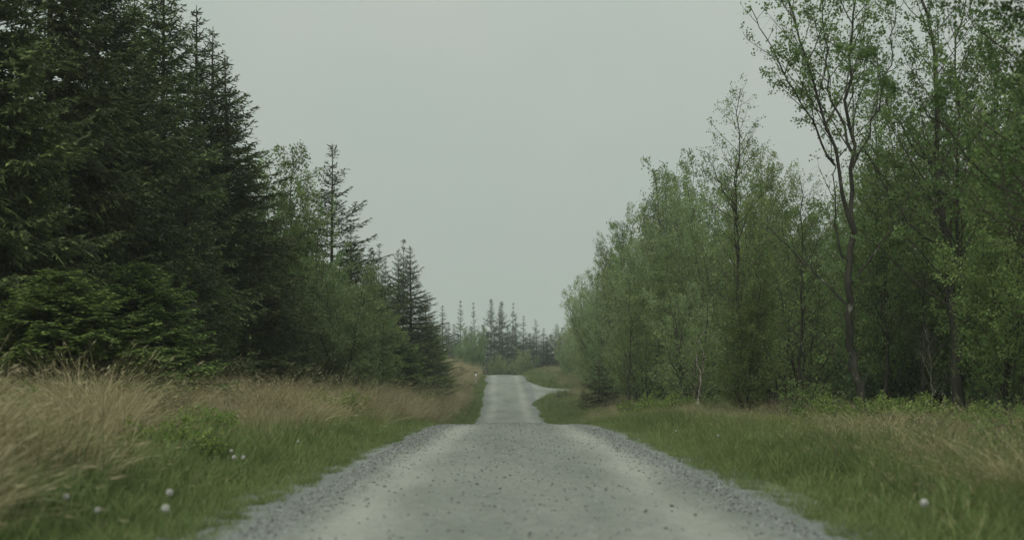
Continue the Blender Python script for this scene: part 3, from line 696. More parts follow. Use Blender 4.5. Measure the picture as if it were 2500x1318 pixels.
br('round', 1152, 208, 798, 'large round willow left of the far crest', .4, name='willow', cat='willow', group=GW, sx=.85)
br('birch_c', 1105, 222, 850, 'grey green bush left of the large round willow', 2.2, name='willow', cat='willow', group=GW, sx=.8)
br('round', 1214, 226, 864, 'small bush in front of spruces right of round willow', 1.4, name='willow', cat='willow', group=GW, sx=.55)
br('willow_a', 1238, 232, 878, 'lowest dark bush directly above the far road crest', 2.4, name='willow', cat='willow', group=GW, sx=.7)
br('round', 1276, 222, 850, 'pale conical bush right of the far road crest', .2, name='willow', cat='willow', group=GW, sx=.5)
br('birch_c', 1302, 234, 872, 'dim bush between conical bush and right spruces', 3.2, name='willow', cat='willow', group=GW, sx=.6)
sp('far2', 1335, 222, 838, 'dark low spruce right of the far crest near grass bank', 1.0, group=GF, sx=1.1)

# ------------------------------------------------------------------ trees, right side
br('willow_b', 1392, 205, 772, 'grey green birch at the far left end of right wood', .3, group=None, sx=.9)
br('willow_a', 1400, 188, 838, 'low willow skirt at the far end of right wood', 1.3, name='willow', cat='willow', sx=.7)
br('willow_a', 1382, 200, 850, 'smallest bush beside the far right bank', 2.3, name='willow', cat='willow', sx=.5)
br('dome', 1452, 158, 632, 'tall rounded willow forming the left edge of right wood', 2.3, name='willow', cat='willow', sx=1.0)
br('birch_c', 1472, 140, 592, 'mid green birch behind the left edge of right wood', 3.3, sx=1.15)
br('birch_a', 1502, 138, 552, 'birch with feathery pointed top near left of right wood', .6, sx=1.1)
br('birch_c', 1550, 118, 522, 'rounded birch right of the feathery pointed one', 1.6, sx=1.05)
br('willow_b', 1490, 120, 715, 'light green willow in front of the far right birches', 4.1, name='willow', cat='willow', sx=1.0)
br('birch_c', 1612, 112, 440, 'leafy birch at left shoulder of the highest right mass', 2.6, sx=1.45)
br('birch_c', 1668, 102, 412, 'full crowned birch in the high mass left of slim birch', 0.4, sx=1.5)
br('birch_c', 1728, 98, 400, 'birch topping the mass directly left of slim birch', 1.1, sx=1.35)
br('birch_a', 1640, 106, 430, 'narrow crowned birch between the two fullest crowns left of slim birch', 2.1, sx=1.2)
br('willow_b', 1590, 96, 620, 'pale willow bulging from the right mass below its left shoulder', 5.1, name='willow', cat='willow')
br('willow_a', 1680, 84, 560, 'light willow crown high in the face of right mass', 3.1, name='willow', cat='willow', sx=1.1)
br('willow_b', 1432, 172, 668, 'round crowned willow bulging over the road at far left of right wood', 1.9, name='willow', cat='willow', sx=1.2)
br('birch_c', 1530, 128, 575, 'birch crown filling between feathery birch and the next rounded one', 4.9, sx=1.2)
br('birch_c', 1585, 104, 470, 'birch whose crown fills the notch left of the highest right mass', 3.9, sx=1.2)
br('dome', 1640, 94, 425, 'broad willow crown high in the mass left of slim birch', 2.2, name='willow', cat='willow', sx=1.0)
br('birch_c', 1770, 90, 430, 'wide birch crown directly behind the upper slim birch', 5.2, sx=1.3)
br('birch_b', 1850, 78, 420, 'birch crown rising between slim birch and the sky gap', 2.9, sx=1.2)
br('slim', 1535, 76, 690, 'thin dark stemmed birch rising before the light willow in right wood', 2.2, sx=.8)
br('pale', 1703, 56, 800, 'short pale stemmed birch in the dark foot of right wood', .7, sx=.8)
br('slim', 1950, 50, 430, 'slender dark birch just left of the forked birch', 3.6, sx=.85)
br('slim', 2165, 51, 330, 'crooked slender birch between forked and straight birches', 5.0, sx=.9)
br('slim', 2255, 49, 560, 'short slender birch left of the straight birch', 1.2, sx=.8)
br('dome', 1540, 116, 545, 'domed willow crown on the slope of right wood below its shoulder', 3.2, name='willow', cat='willow', sx=.9)
br('dome', 1725, 86, 400, 'domed willow crown directly left behind the slim birch top', 4.2, name='willow', cat='willow', sx=.9)
br('dome', 795, 62, 590, 'fresh pale willow right below the lone thin spruce spire', 1.2, name='willow', cat='willow', sx=.55)
br('birch_a', 1550, 92, 700, 'slender shadowed birch in front of the right mass', 5.1)
br('birch_b', 1640, 80, 600, 'olive birch in the middle of the right wood face', 4.4)
br('willow_a', 1700, 74, 690, 'pale willow in the face of right wood left of slim birch', 2.9, name='willow', cat='willow')
br('birch_c', 1790, 82, 385, 'brownish green birch behind the slim birch', 2.1, sx=1.0)
br('birch_a', 1880, 86, 380, 'birch right behind slim birch with olive top', 3.7, sx=1.0)
br('thicket', 1580, 78, 770, 'twiggy brown thicket low in the right wood face', .3, name='thicket', cat='thicket', sx=1.0)
br('thicket', 1690, 66, 700, 'twiggy thicket left of the slim birch trunk', 1.3, name='thicket', cat='thicket')
br('thicket', 1870, 60, 590, 'brown twiggy thicket right of the slim birch trunk', 2.3, name='thicket', cat='thicket')
br('thicket', 1960, 56, 640, 'leafier thicket left of the forked birch trunk', 3.3, name='thicket', cat='thicket')
br('thicket', 2200, 56, 600, 'twiggy thicket between the two tall right birches', 4.3, name='thicket', cat='thicket')
br('birch_b', 1930, 70, 500, 'olive birch in gap between slim and forked birches', 0.7)
br('birch_c', 2010, 76, 520, 'low crowned birch seen behind the forked birch', 5.5)
br('birch_a', 2120, 72, 430, 'leafy birch right behind the forked birch', 1.7)
br('birch_b', 2210, 66, 330, 'tall leafy birch in the gap left of the straight birch', 2.7)
br('birch_c', 2290, 60, 250, 'dense crown behind the straight birch at right', .1)
br('birch_a', 2400, 56, 100, 'tall dense tree behind right frame edge foliage', 4.7)
br('birch_c', 2480, 50, 60, 'dense green tree at the right frame edge behind', 3.1)
br('birch_b', 2340, 52, 560, 'leafy mid height birch right of the straight birch', 1.0)
br('willow_b', 2540, 44, 640, 'bright green bush low at the right frame edge', 2.0, name='willow', cat='willow', sx=.75)
br('birch_a', 2160, 52, 240, 'thin crooked birch standing between the two tall ones', 3.9, sx=.85)
br('slim', 1812, 48, 212, 'slim birch with mottled trunk standing forward of right wood', 0, group='tall birches along the right verge')
br('birch_b', 1830, 46, 640, 'crooked leaning sapling crossing the slim birch trunk', 2.4, sx=.6)
plant('birch', BRO['forked'], 2117, 42, 15.6, 'forked birch leaning left over the verge with two dark stems', 'birch', 'tall birches along the right verge', 0)
plant('birch', BRO['straight'], 2355, 45, 16.0, 'twin stemmed dark trunked birch nearest the right frame edge', 'birch', 'tall birches along the right verge', 0)
plant('birch', BRO['edge'], 2760, 20, 12, 'near birch whose blurred boughs hang in from the right frame edge', 'birch', 'tall birches along the right verge', .2)
plant('birch', BRO['edge'], 2730, 26, 14.5, 'tall birch behind the blurred boughs at upper right corner', 'birch', 'tall birches along the right verge', 1.4)
plant('birch', BRO['edge'], 2860, 33, 13, 'dense birch at right frame edge behind the near boughs', 'birch', 'tall birches along the right verge', 5.6)
sp('tiny', 1462, 98, 872, 'small dark spruce standing at front of right wood by junction', .5, group=None, sx=1.3)
sp('tiny', 1425, 104, 945, 'tiny spruce seedling left of the small roadside spruce', 1.5, group=None, sx=.5)
br('bare', 1690, 58, 850, 'pale dead sapling in the dark foot of right wood', .5, name='dead_sapling', cat='dead tree', group='pale dead saplings')
br('bare', 2280, 47, 790, 'pale crooked dead sapling left of the straight birch base', 2.5, name='dead_sapling', cat='dead tree', group='pale dead saplings')
br('bush', 1730, 52, 958, 'small leafy shrub at wood edge left of slim birch', .5, name='shrub', cat='shrub')
br('bush', 2470, 40, 840, 'bright leafy shrub under the right frame edge trees', 1.5, name='shrub', cat='shrub')

# trees standing deeper in each wood: nothing in the photo tells these apart
for i in range(26):
    d = 40 + i * 5.6; x = 13.5 + (i * 37 % 11) * .9 + d * .01
    k = ['birch_a', 'birch_c', 'birch_b', 'willow_b'][i % 4]
    plant('birch', BRO[k], 0, d, [10, 9, 10.5, 8.5][i % 4], 'shadowed birch standing deep inside the right hand wood', 'birch', 'birches deep in the right wood', i * 1.1, x=x)
for i in range(20):
    d = 34 + i * 7.2; x = -(15 + (i * 29 % 9) * .7)
    plant('spruce', SPR[['mid', 'big2'][i % 2]], 0, d, [11.5, 10.5, 12][i % 3], 'shadowed spruce standing deep inside the left hand wood', 'spruce', 'spruces deep in the left wood', i * 1.3, x=x)

# low bushes on the verges
GBv = 'bilberry clumps on the verges'
for px, d, s, lab in [(405, 19, 1.0, 'bright bilberry clump in the tawny grass on left'), (480, 24, .9, 'small bilberry clump right of the brightest left one'),
                      (20, 24, 1.3, 'bilberry patch at left frame edge below spruces'), (800, 40, 1.4, 'bilberry clump at left grass edge toward the crest'),
                      (2060, 36, 1.7, 'yellow green bilberry clump left of forked birch base'), (2190, 37, 1.6, 'bilberry clump right of forked birch base'),
                      (2265, 39, 1.7, 'bilberry clump before the straight birch'), (1610, 60, 2.0, 'bilberry clump at foot of right wood near shrub'),
                      (2430, 32, 1.5, 'bilberry clump near the right frame edge')]:
    e = plant('bilberry_bush', BRO['bilberry'], px, d, None, lab, 'bush', GBv, px * .1); e.scale = (s, s, s)
GH = 'heather clumps'
for px, d, s, lab in [(1950, 42, 1.3, 'dark heather clump left of the forked birch'), (2030, 44, 1.1, 'brown heather clump behind the yellow green bilberry'),
                      (1118, 174, 2.0, 'dark heather patch on the far left bank'), (1115, 172, 1.3, 'upper heather patch on the far left bank'),
                      (1098, 158, 2.0, 'lower heather patch on the far left bank'), (1145, 158, 1.2, 'heather patch nearest the post on left bank'),
                      (1500, 92, 1.3, 'dark heather right of the small roadside spruce'), (1850, 46, 1.0, 'heather at the foot of slim birch'),
                      (2300, 38, 1.2, 'heather in rough grass below straight birch'), (1385, 138, 1.6, 'rusty brown heather at the corner of the side track')]:
    e = plant('heather_bush', BRO['heather'], px, d, None, lab, 'bush', GH, px * .1); e.scale = (s, s, s)

# ------------------------------------------------------------------ marker post
M_post = bark_mat('weathered_post', (.16, .14, .11), (.30, .27, .22), scale=9, stretch=(1, 1, .15))
M_cap = bark_mat('dark_post_cap', (.03, .028, .025), (.05, .045, .04))
def flat_mat(name, c, r=.6):
    m, n, l = newmat(name); p = n.new('ShaderNodeBsdfPrincipled'); p.inputs['Base Color'].default_value = (*c, 1); p.inputs['Roughness'].default_value = r
    o = n.new('ShaderNodeOutputMaterial'); l.new(p.outputs[0], o.inputs['Surface']); return m
M_white = bark_mat('white_marker', (.55, .55, .5), (.7, .7, .66), scale=12, bump=.05)
def box(w, d, h, z0=0, bev=.012):
    a, b = w / 2, d / 2; c = bev
    ring = [(-a + c, -b), (a - c, -b), (a, -b + c), (a, b - c), (a - c, b), (-a + c, b), (-a, b - c), (-a, -b + c)]
    V = [(x, y, z0) for x, y in ring] + [(x, y, z0 + h - c) for x, y in ring] + [(x * .86, y * .86, z0 + h) for x, y in ring]
    Q = [(i, (i + 1) % 8, 8 + (i + 1) % 8, 8 + i) for i in range(8)] + [(8 + i, 8 + (i + 1) % 8, 16 + (i + 1) % 8, 16 + i) for i in range(8)] + [(16, 17, 18, 19), (16, 19, 20, 23), (20, 21, 22, 23)]
    return np.array(V, float), np.array(Q)
px_, pd = 1160, 168; x_ = (px_ - 1250) / F * pd
post = obj('marker_post', mesh('marker_post', *box(.26, .26, 1.55, -.1), mats=[M_post])); post.location = (x_, pd, float(H(x_, pd))); post.rotation_euler = (.02, .03, .2)
tag(post, 'weathered wooden marker post on the left bank by the junction', 'post')
V_, Q_ = box(.30, .30, .14, 1.45); obj('cap', mesh('post_cap', V_, Q_, mats=[M_cap]), post)
V_, Q_ = box(.18, .03, .26, 1.12, .006); V_[:, 1] -= .146; V_[:, 0] += .02; obj('marker_plate', mesh('marker_plate', V_, Q_, mats=[M_white]), post)

# ------------------------------------------------------------------ dandelion clocks
M_puff = foliage_mat('seed_head', [(0, (.4, .4, .36)), (1, (.62, .62, .57))], .4, .05)
M_stalk = foliage_mat('stalk', [(0, (.12, .15, .06)), (1, (.15, .17, .08))], .1, .05)
def puff():
    mb = MB(); n = 150; d = unit(n); r = .023
    side = norm(np.cross(d, unit(n)))
    mb.rhombs(d * .006, d * r, side, np.full(n, .0022), 0, .3, mid=.9)
    for k in range(3):
        t = norm(np.cross(d, unit(n))); mb.rhombs(d * r - t * .007, d * (r + .002) + t * .007, norm(np.cross(t, d)), np.full(n, .0022), 0, .8, mid=.5)
    head = mb.build('seed_head', [M_puff])
    mb = MB(); P = np.array([[[0, 0, -.38], [.012, .004, -.2], [0, 0, 0]]]); mb.tubes(P, np.array([[.0045, .004, .0032]]), 5)
    return head, mb.build('stalk', [M_stalk])
HEAD, STALK = puff()
GD = 'dandelion clocks in the verge grass'
def on_row(px, py, lift=.3):
    """ground distance where a stalk top of height lift meets the row py"""
    ds = np.linspace(8, 90, 1600); xs_ = (px - 1250) / F * ds
    rows = HOR + (EYE - H(xs_, ds) - lift) / ds * F
    i = int(np.argmin(np.abs(rows - py))); return ds[i], xs_[i]
for px, py, s, lab in [(565, 1108, .95, 'upper left dandelion clock of the group of three on left verge'), (572, 1124, 1.1, 'lower left dandelion clock of the group of three on left verge'),
                    (594, 1124, 1.05, 'right dandelion clock of the group of three on left verge'), (414, 1213, 1.25, 'upper of two large dandelion clocks at lower left'),
                    (404, 1254, 1.15, 'lower of two large dandelion clocks at lower left'), (162, 1226, 1.0, 'dim dandelion clock in grass nearest the left frame edge'),
                    (238, 1258, .9, 'small dandelion clock low in grass left of the large pair'), (728, 1083, .8, 'lone small dandelion clock nearest the left road edge'),
                    (2256, 1240, 1.4, 'large dandelion clock in dark grass at lower right'), (1753, 1068, .9, 'small dandelion clock on the right verge near the road'),
                    (1650, 1056, .7, 'faint dandelion clock on right verge nearest the crest')]:
    d, x = on_row(px, py)
    e = bpy.data.objects.new('dandelion', None); COL.objects.link(e); z = float(H(x, d))
    e.location = (x, d, z); e.rotation_euler = (0, 0, px); tag(e, lab, 'dandelion', GD)
    hd = obj('seed_head', HEAD, e); stl = obj('stalk', STALK, e); hd.location = (0, 0, .34); stl.location = (0, 0, .34)
    hd.scale = (s, s, s)

# ------------------------------------------------------------------ scattered cover (instanced)
def store(name, meshes_):
    c = bpy.data.collections.new(name)
    for i, me in enumerate(meshes_):
        o = bpy.data.objects.new('%s_%02d' % (name, i), me); c.objects.link(o)
    return c
def scatter(name, coll, P, rot, scl, idx, label, cat):
    me = mesh(name, P, attrs={'rot': rot, 'scl': scl, 'idx': idx.astype(np.int32)})
    o = obj(name, me)
    ng = bpy.data.node_groups.new(name, 'GeometryNodeTree')
    ng.interface.new_socket('Geometry', in_out='INPUT', socket_type='NodeSocketGeometry'); ng.interface.new_socket('Geometry', in_out='OUTPUT', socket_type='NodeSocketGeometry')
    n, l = ng.nodes, ng.links
    gi = n.new('NodeGroupInput'); go = n.new('NodeGroupOutput'); ip = n.new('GeometryNodeInstanceOnPoints'); ci = n.new('GeometryNodeCollectionInfo')
    ci.inputs['Collection'].default_value = coll; ci.inputs['Separate Children'].default_value = True; ci.inputs['Reset Children'].default_value = True
    ip.inputs['Pick Instance'].default_value = True
    def na(t, nm):
        q = n.new('GeometryNodeInputNamedAttribute'); q.data_type = t; q.inputs[0].default_value = nm; return q.outputs[0]
    l.new(gi.outputs[0], ip.inputs['Points']); l.new(ci.outputs[0], ip.inputs['Instance']); l.new(na('INT', 'idx'), ip.inputs['Instance Index'])
    l.new(na('FLOAT_VECTOR', 'rot'), ip.inputs['Rotation']); l.new(na('FLOAT', 'scl'), ip.inputs['Scale']); l.new(ip.outputs[0], go.inputs[0])
    md = o.modifiers.new('scatter', 'NODES'); md.node_group = ng
    tag(o, label, cat, kind='stuff')
    return o

def tuft(n, hmin, hmax, rad, w, lean, seed, mat, heads=0., tlo=.1, thi=.9):
    g = np.random.default_rng(seed); a = g.uniform(0, 6.28, n); r = rad * np.sqrt(g.random(n))
    b = np.stack([np.cos(a) * r, np.sin(a) * r, np.full(n, -.03)], -1)
    L = g.uniform(hmin, hmax, n); da = a + g.normal(0, 1.1, n); ln = lean * g.uniform(.2, 1.3, n)
    d = np.stack([np.cos(da) * ln, np.sin(da) * ln, np.ones(n)], -1); d /= np.linalg.norm(d, axis=1, keepdims=True)
    u = np.array([0, .35, .7, 1.])
    P = b[:, None] + d[:, None] * L[:, None, None] * u[None, :, None]
    bend = np.stack([np.cos(da), np.sin(da), np.full(n, -.7)], -1) * (lean * g.uniform(.3, 1.2, n))[:, None]
    P = P + bend[:, None] * L[:, None, None] * (u ** 2)[None, :, None] * .7
    fa = g.uniform(0, 6.28, n); sd_ = np.stack([np.cos(fa), np.sin(fa), np.zeros(n)], -1)
    ww = w * g.uniform(.7, 1.3, n)[:, None] * np.array([.8, 1, .7, .12])
    V = np.stack([P - sd_[:, None] * ww[:, :, None], P + sd_[:, None] * ww[:, :, None]], 2).reshape(-1, 3)
    base = (np.arange(n) * 8)[:, None] + np.array([0, 2, 4])[None]; base = base.reshape(-1)
    Q = np.stack([base, base + 1, base + 3, base + 2], -1)
    mb = MB(); mb.add(V, Q, 0, np.repeat(g.uniform(tlo, thi, n), 8))
    if heads:
        k = g.random(n) < heads; e = P[k, -1]; q = norm(P[k, -1] - P[k, -2]); m = k.sum()
        for _ in range(2):
            s_ = norm(np.cross(q, g.normal(size=(m, 3)))); mb.rhombs(e - q * .04, e + q * .05, s_, np.full(m, .0038), 0, .95)
    return mb.build('tuft', [mat])
short = [tuft(46, .07, .24, .17, .0040, .5, 50 + i, M_grass, tlo=.05, thi=.62) for i in range(5)] + [tuft(40, .12, .36, .17, .0042, .45, 58 + i, M_grass, .04, .1, .7) for i in range(3)]
tall_g = [tuft(60, .25, .60, .22, .0046, .42, 60 + i, M_grass, .1, .05, .7) for i in range(4)]
tawny = [tuft(105, .30, .80, .22, .0034, .55, 70 + i, M_tawny, .3, .0, .9) for i in range(4)] + [tuft(110, .4, 1.10, .18, .0030, .70, 76 + i, M_tawny, .45, .1, 1.) for i in range(3)]
cS, cG, cT = store('short_tuft', short), store('tall_tuft', tall_g), store('tawny_tuft', tawny)

def points(n, y0, y1, smin, smax, dens_pow=1.0):
    y = y0 + (y1 - y0) * R.random(n) ** dens_pow; sgn = np.where(R.random(n) < .5, -1, 1)
    s = sgn * R.uniform(smin, smax, n); x = s + centre(y); return x, y, s
def lay(x, y, scl, lean=.12):
    n = len(x); rot = np.stack([R.normal(0, lean, n), R.normal(0, lean, n), R.uniform(0, 6.28, n)], -1)
    return np.stack([x, y, H(x, y)], -1), rot, scl * R.uniform(.7, 1.25, n)
def verge_points(dens_near, dens_far, smax):
    X, Y, S_ = [], [], []
    for y0, y1, f in ((6, 14, 1.5), (14, 30, 1.0), (30, 62, .7)):
        n = int(2 * (smax - 2.2) * (y1 - y0) * dens_near * f); a = points(n, y0, y1, 2.2, smax); X.append(a[0]); Y.append(a[1]); S_.append(np.full(n, 1.0))
    for y0, y1, f, sc_ in ((62, 120, 1, 1.15), (120, 225, .6, 1.5)):
        n = int(2 * (smax - 2.2) * (y1 - y0) * dens_far * f); a = points(n, y0, y1, 2.2, smax); X.append(a[0]); Y.append(a[1]); S_.append(np.full(n, sc_))
    x, y, s = map(np.concatenate, (X, Y, S_))
    bd, _ = track(x, y); ok = ~((bd < .3) & (x > 1) & (y > 125)) & (np.abs(x) < .42 * y + 4)
    return x[ok], y[ok], s[ok]
# short green verge grass
x, y, s = verge_points(34, 13, 11)
w = wildness(x, y); a = np.abs(x - centre(y)); edge = margin(x, y)
ok = (R.random(len(x)) < 1 - .75 * w) & (a > edge - .28) & (R.random(len(x)) < .12 + .88 * sm(-.25, .45, a - edge))
x, y, s, a, edge = x[ok], y[ok], s[ok], a[ok], edge[ok]
P_, rt, sc_ = lay(x, y, s * (.34 + .66 * sm(-.2, 1.2, a - edge)))
scatter('short_grass', cS, P_, rt, sc_, R.integers(0, len(short), len(x)), 'short green grass growing along both verges of the gravel road', 'grass')
CLUMPS = [(-4.62, 19), (-5.32, 24), (8.4, 36), (10.02, 37), (11.4, 39), (10.87, 32), (6.22, 60), (-5.18, 40), (-5.75, 80)]
def off_clumps(x, y, r=.85): return np.all([np.hypot(x - a, (y - b + .5) * .6) > r for a, b in CLUMPS], axis=0)
# taller green grass
x, y, s = verge_points(15, 6, 13)
w = wildness(x, y); sgn = x - centre(y); a = np.abs(sgn)
pr = np.where(sgn > 0, sm(3.2, 5.0, a) * (.9 - .25 * w), sm(3.4, 4.6, a) * (.75 - .45 * w)) * (.45 + .75 * sm(-.3, .4, wave(x, y, 2.4, 13)))
ok = (R.random(len(x)) < pr) & off_clumps(x, y); x, y, s = x[ok], y[ok], s[ok]
P_, rt, sc_ = lay(x, y, s * .95, .15)
scatter('tall_grass', cG, P_, rt, sc_, R.integers(0, len(tall_g), len(x)), 'taller lush green grass filling the outer verges beside the road', 'grass')
# tawny moor grass
x, y, s = verge_points(15, 8, 15)
w = wildness(x, y); pr = w * (.25 + .8 * sm(-.35, .35, wave(x, y, 3.0, 17)))
ok = (R.random(len(x)) < pr) & off_clumps(x, y); x, y, s = x[ok], y[ok], s[ok]
P_, rt, sc_ = lay(x, y, s * (.42 + .85 * sm(-.45, .5, wave(x, y, 2.6, 19))) * np.where(x < 0, 1.05, .66) * np.where(R.random(len(x)) < .08, 1.35, 1), .16)
scatter('tawny_grass', cT, P_, rt, sc_, R.integers(0, len(tawny), len(x)), 'tall tawny moor grass in tussocks between the green verges and woods', 'grass')

# broad-leaved weeds among the verge grass
def rosette(n, L, seed):
    global R
    R0 = R; R = np.random.default_rng(seed); mb = MB(); a = R.uniform(0, 6.28, n); e_ = R.uniform(.2, 1.1, n)
    d = norm(np.stack([np.cos(a), np.sin(a), e_], -1)); ln = L * R.uniform(.6, 1.2, n); b = np.zeros((n, 3)); sd_ = np.stack([-np.sin(a), np.cos(a), np.zeros(n)], -1)
    mb.rhombs(b, b + d * ln[:, None], sd_, ln * .17, 0, R.uniform(.2, .8, n), mid=.6)
    tip = b + d * ln[:, None]; out = mb.build('rosette', [M_near]); R = R0; return out
cW = store('weed_plant', [rosette(9, .16, 300), rosette(13, .22, 301), rosette(7, .11, 302), rosette(16, .26, 303)])
x, y, s = verge_points(2.5, .5, 7.5); w = wildness(x, y); a = np.abs(x - centre(y)); ok = (a > margin(x, y) + .5) & (R.random(len(x)) < (1 - .8 * w) * (.3 + .7 * sm(-.1, .4, wave(x, y, 2, 8)))); x, y, s = x[ok], y[ok], s[ok]
P_, rt, sc_ = lay(x, y, s * .55, .15); P_[:, 2] += .02
scatter('broad_leaved_weeds', cW, P_, rt, sc_, R.integers(0, 4, len(x)), 'broad leaved weeds growing among the short grass by the road', 'weeds')
# low scrub between grass and wood
cB = store('scrub_plant', [BRO['bilberry'][1], BRO['heather'][1], BRO['bilberry'][1], BRO['bush'][1], SPR['tiny'][1]])
n = 900; y = R.uniform(12, 210, n) ** 1.0; sg_ = np.where(R.random(n) < .35, -1, 1); a = R.uniform(5.4, 11.5, n); x = a * sg_ + centre(y)
bd, _ = track(x, y); ok = ~((bd < .6) & (x > 1) & (y > 125)) & (np.abs(x) < .42 * y + 4) & (R.random(n) < .35 + .65 * sm(-.2, .3, wave(x, y, 6, 21))); x, y = x[ok], y[ok]
P_, rt, sc_ = lay(x, y, np.full(len(x), .62), .1)
scatter('moor_scrub', cB, P_, rt, sc_, R.choice([0, 1, 2, 3], len(x), p=[.35, .4, .2, .05]), 'low bilberry and heather scrub growing between the rough grass and the woods', 'scrub')
# green tuft standing alone
tg = tuft(420, .25, .65, .38, .006, .6, 99, M_grass, 0, .1, .5)
x_, d_ = (1005 - 1250) / F * 80, 80
t_ = obj('grass_tussock', tg); t_.location = (x_, d_, float(H(x_, d_))); tag(t_, 'dark green rush tussock beside the left road edge at the crest', 'tussock'); t_.scale = (1.9, 1.9, 1.4)

# ------------------------------------------------------------------ loose stone on the road
def stone_mat(name, a, b):
    m, n, l = newmat(name); oi = n.new('ShaderNodeObjectInfo'); r = ramp(n, [(0, a), (.35, b), (1, tuple(min(1, v * 1.5) for v in b))]); l.new(oi.outputs['Random'], r.inputs[0])
    g = n.new('ShaderNodeTexCoord'); nz = n.new('ShaderNodeTexNoise'); nz.inputs['Scale'].default_value = 3; nz.inputs['Detail'].default_value = 5; l.new(g.outputs['Object'], nz.inputs['Vector'])
    rr = ramp(n, [(.3, (.75, .75, .75)), (.7, (1.1, 1.1, 1.1))]); l.new(nz.outputs[0], rr.inputs[0])
    mx = n.new('ShaderNodeMix'); mx.data_type = 'RGBA'; mx.blend_type = 'MULTIPLY'; mx.inputs[0].default_value = 1; l.new(r.outputs[0], mx.inputs[6]); l.new(rr.outputs[0], mx.inputs[7])
    p = n.new('ShaderNodeBsdfPrincipled'); p.inputs['Roughness'].default_value = .85; p.inputs['Specular IOR Level'].default_value = .25; l.new(mx.outputs[2], p.inputs['Base Color'])
    o = n.new('ShaderNodeOutputMaterial'); l.new(p.outputs[0], o.inputs['Surface']); return m
M_stone = stone_mat('crushed_stone', (.115, .121, .114), (.215, .222, .207)); M_stone2 = stone_mat('dark_stone', (.05, .045, .045), (.14, .13, .12))
def rock(seed, mat):
    g = np.random.default_rng(seed)
    V = []
    for z, r in ((-.8, .45), (-.2, 1.), (.45, .85), (.85, .35)):
        k = 5; a0 = g.uniform(0, 6)
        for i in range(k): q = r * g.uniform(.7, 1.15); V.append((math.cos(a0 + i / k * 2 * PI) * q, math.sin(a0 + i / k * 2 * PI) * q, z * .6 * g.uniform(.8, 1.2)))
    Q = [(l * 5 + i, l * 5 + (i + 1) % 5, l * 5 + 5 + (i + 1) % 5, l * 5 + 5 + i) for l in range(3) for i in range(5)]
    T = [(15, 16, 17), (15, 17, 18), (15, 18, 19)]
    return mesh('stone', np.array(V) * np.array([1, .8, .8]), Fq=Q, Ft=T, mats=[mat])
rocks = [rock(200 + i, M_stone) for i in range(6)] + [rock(210 + i, M_stone2) for i in range(2)]
cR = store('gravel_chip', rocks)
X, Y, SZ = [], [], []
for y0, y1, n, smin, smax_, f in ((8, 24, 22000, .004, .022, 1), (24, 56, 30000, .006, .026, 1), (90, 215, 9000, .012, .028, 1)):
    yy = R.uniform(y0, y1, n)
    e = R.random(n)
    # mostly at the margins, some on the middle ridge, few in the packed wheel tracks
    a_ = np.where(e < .68, 2.2 + R.normal(0, .24, n), np.where(e < .78, np.abs(R.normal(0, .6, n)), R.uniform(0, 2.4, n)))
    sg_ = np.where(R.random(n) < .5, -1, 1); X.append(a_ * sg_ + centre(yy)); Y.append(yy); SZ.append(smin + (smax_ - smin) * R.random(n) ** 5)
x, y, sz = map(np.concatenate, (X, Y, SZ))
ok = np.abs(x - centre(y)) < margin(x, y) + .04; x, y, sz = x[ok], y[ok], sz[ok]
z = np.maximum(surface(x, y), H(x, y)) + sz * .15
rt = np.stack([R.normal(0, .3, len(x)), R.normal(0, .3, len(x)), R.uniform(0, 6.28, len(x))], -1)
scatter('loose_gravel', cR, np.stack([x, y, z], -1), rt, sz, np.where(R.random(len(x)) < .9, R.integers(0, 6, len(x)), R.integers(6, 8, len(x))), 'loose crushed stone lying along the edges and middle of the road', 'gravel')
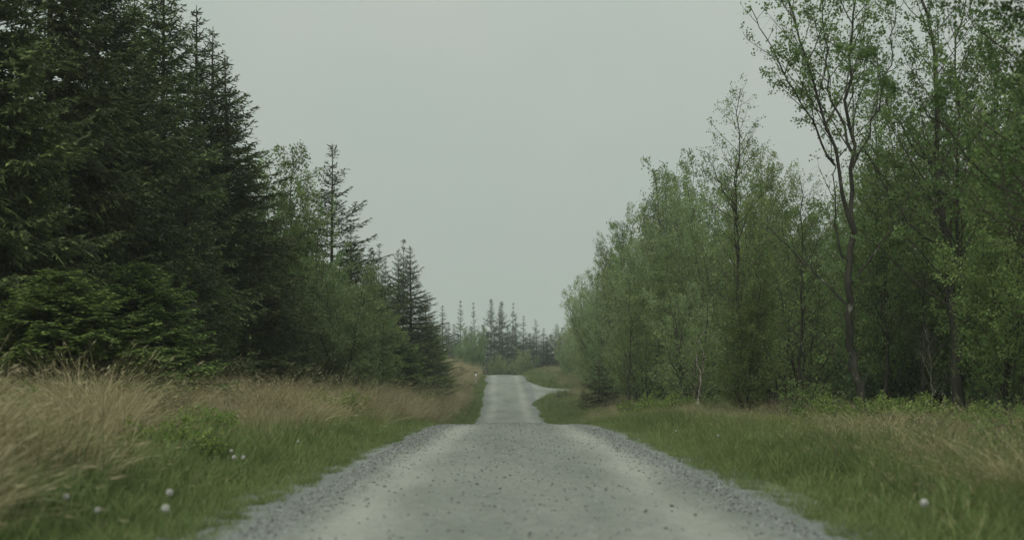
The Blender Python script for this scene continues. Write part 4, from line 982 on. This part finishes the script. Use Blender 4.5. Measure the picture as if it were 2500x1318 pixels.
# the larger stones one can pick out
def road_at(px, py):
    ds = np.linspace(9, 49, 2000); xs_ = (px - 1250) / F * ds; rows = HOR + (EYE - surface(xs_, ds)) / ds * F
    i = int(np.argmin(np.abs(rows - py))); return xs_[i], ds[i]
spots = [(940, 1188, 1), (832, 1218, 1), (1075, 1096, 1), (1105, 1135, 1), (1232, 1166, 1), (1165, 1182, 1), (1432, 1100, 1), (1452, 1186, 1), (1440, 1192, 1), (913, 1178, 1), (895, 1236, 1), (1318, 1232, 1),
         (1389, 1121, 0), (1102, 1217, 0), (1552, 1104, 0), (1590, 1124, 0), (1146, 1174, 0), (685, 1238, 0), (1560, 1150, 1), (1365, 1090, 1), (1148, 1081, 0), (1005, 1135, 1), (1213, 1139, 1), (1640, 1236, 1),
         (1480, 1196, 1), (1130, 1208, 1), (1040, 1255, 1), (1095, 1296, 1), (1626, 1290, 0), (1560, 1285, 0), (1380, 1200, 0), (1500, 1215, 1), (1800, 1226, 1), (1850, 1240, 1), (1700, 1190, 1), (740, 1252, 1), (1610, 1180, 1)]
for i, (px, py, dark) in enumerate(spots):
    x, d = road_at(px, py); o = obj('stone', rocks[6 + i % 2] if dark else rocks[i % 6], road)
    s = random.uniform(.016, .030); o.location = (x, d, float(surface(x, d)) + s * .3); o.scale = (s * 1.25, s, s); o.rotation_euler = (random.uniform(-.2, .2), random.uniform(-.2, .2), random.uniform(0, 6))

# ------------------------------------------------------------------ thin haze
bpy_me = bpy.data.meshes.new('haze')
x0, x1, y0, y1, z0, z1 = -3100, 3100, -60, 3500, -65, 95
bpy_me.from_pydata([(x0, y0, z0), (x1, y0, z0), (x1, y1, z0), (x0, y1, z0), (x0, y0, z1), (x1, y0, z1), (x1, y1, z1), (x0, y1, z1)], [],
                   [(0, 3, 2, 1), (4, 5, 6, 7), (0, 1, 5, 4), (1, 2, 6, 5), (2, 3, 7, 6), (3, 0, 4, 7)])
m, n, l = newmat('haze_air'); pv = n.new('ShaderNodeVolumePrincipled'); pv.inputs['Color'].default_value = (.86, .93, .89, 1); pv.inputs['Density'].default_value = .00045
o_ = n.new('ShaderNodeOutputMaterial'); l.new(pv.outputs[0], o_.inputs['Volume']); bpy_me.materials.append(m)
hz = obj('haze', bpy_me); tag(hz, 'thin pale haze hanging over the road and woods', 'haze', kind='stuff')
print('OBJECTS', len(bpy.data.objects), 'MESH TRIS', sum(TRI(m_) for m_ in bpy.data.meshes))
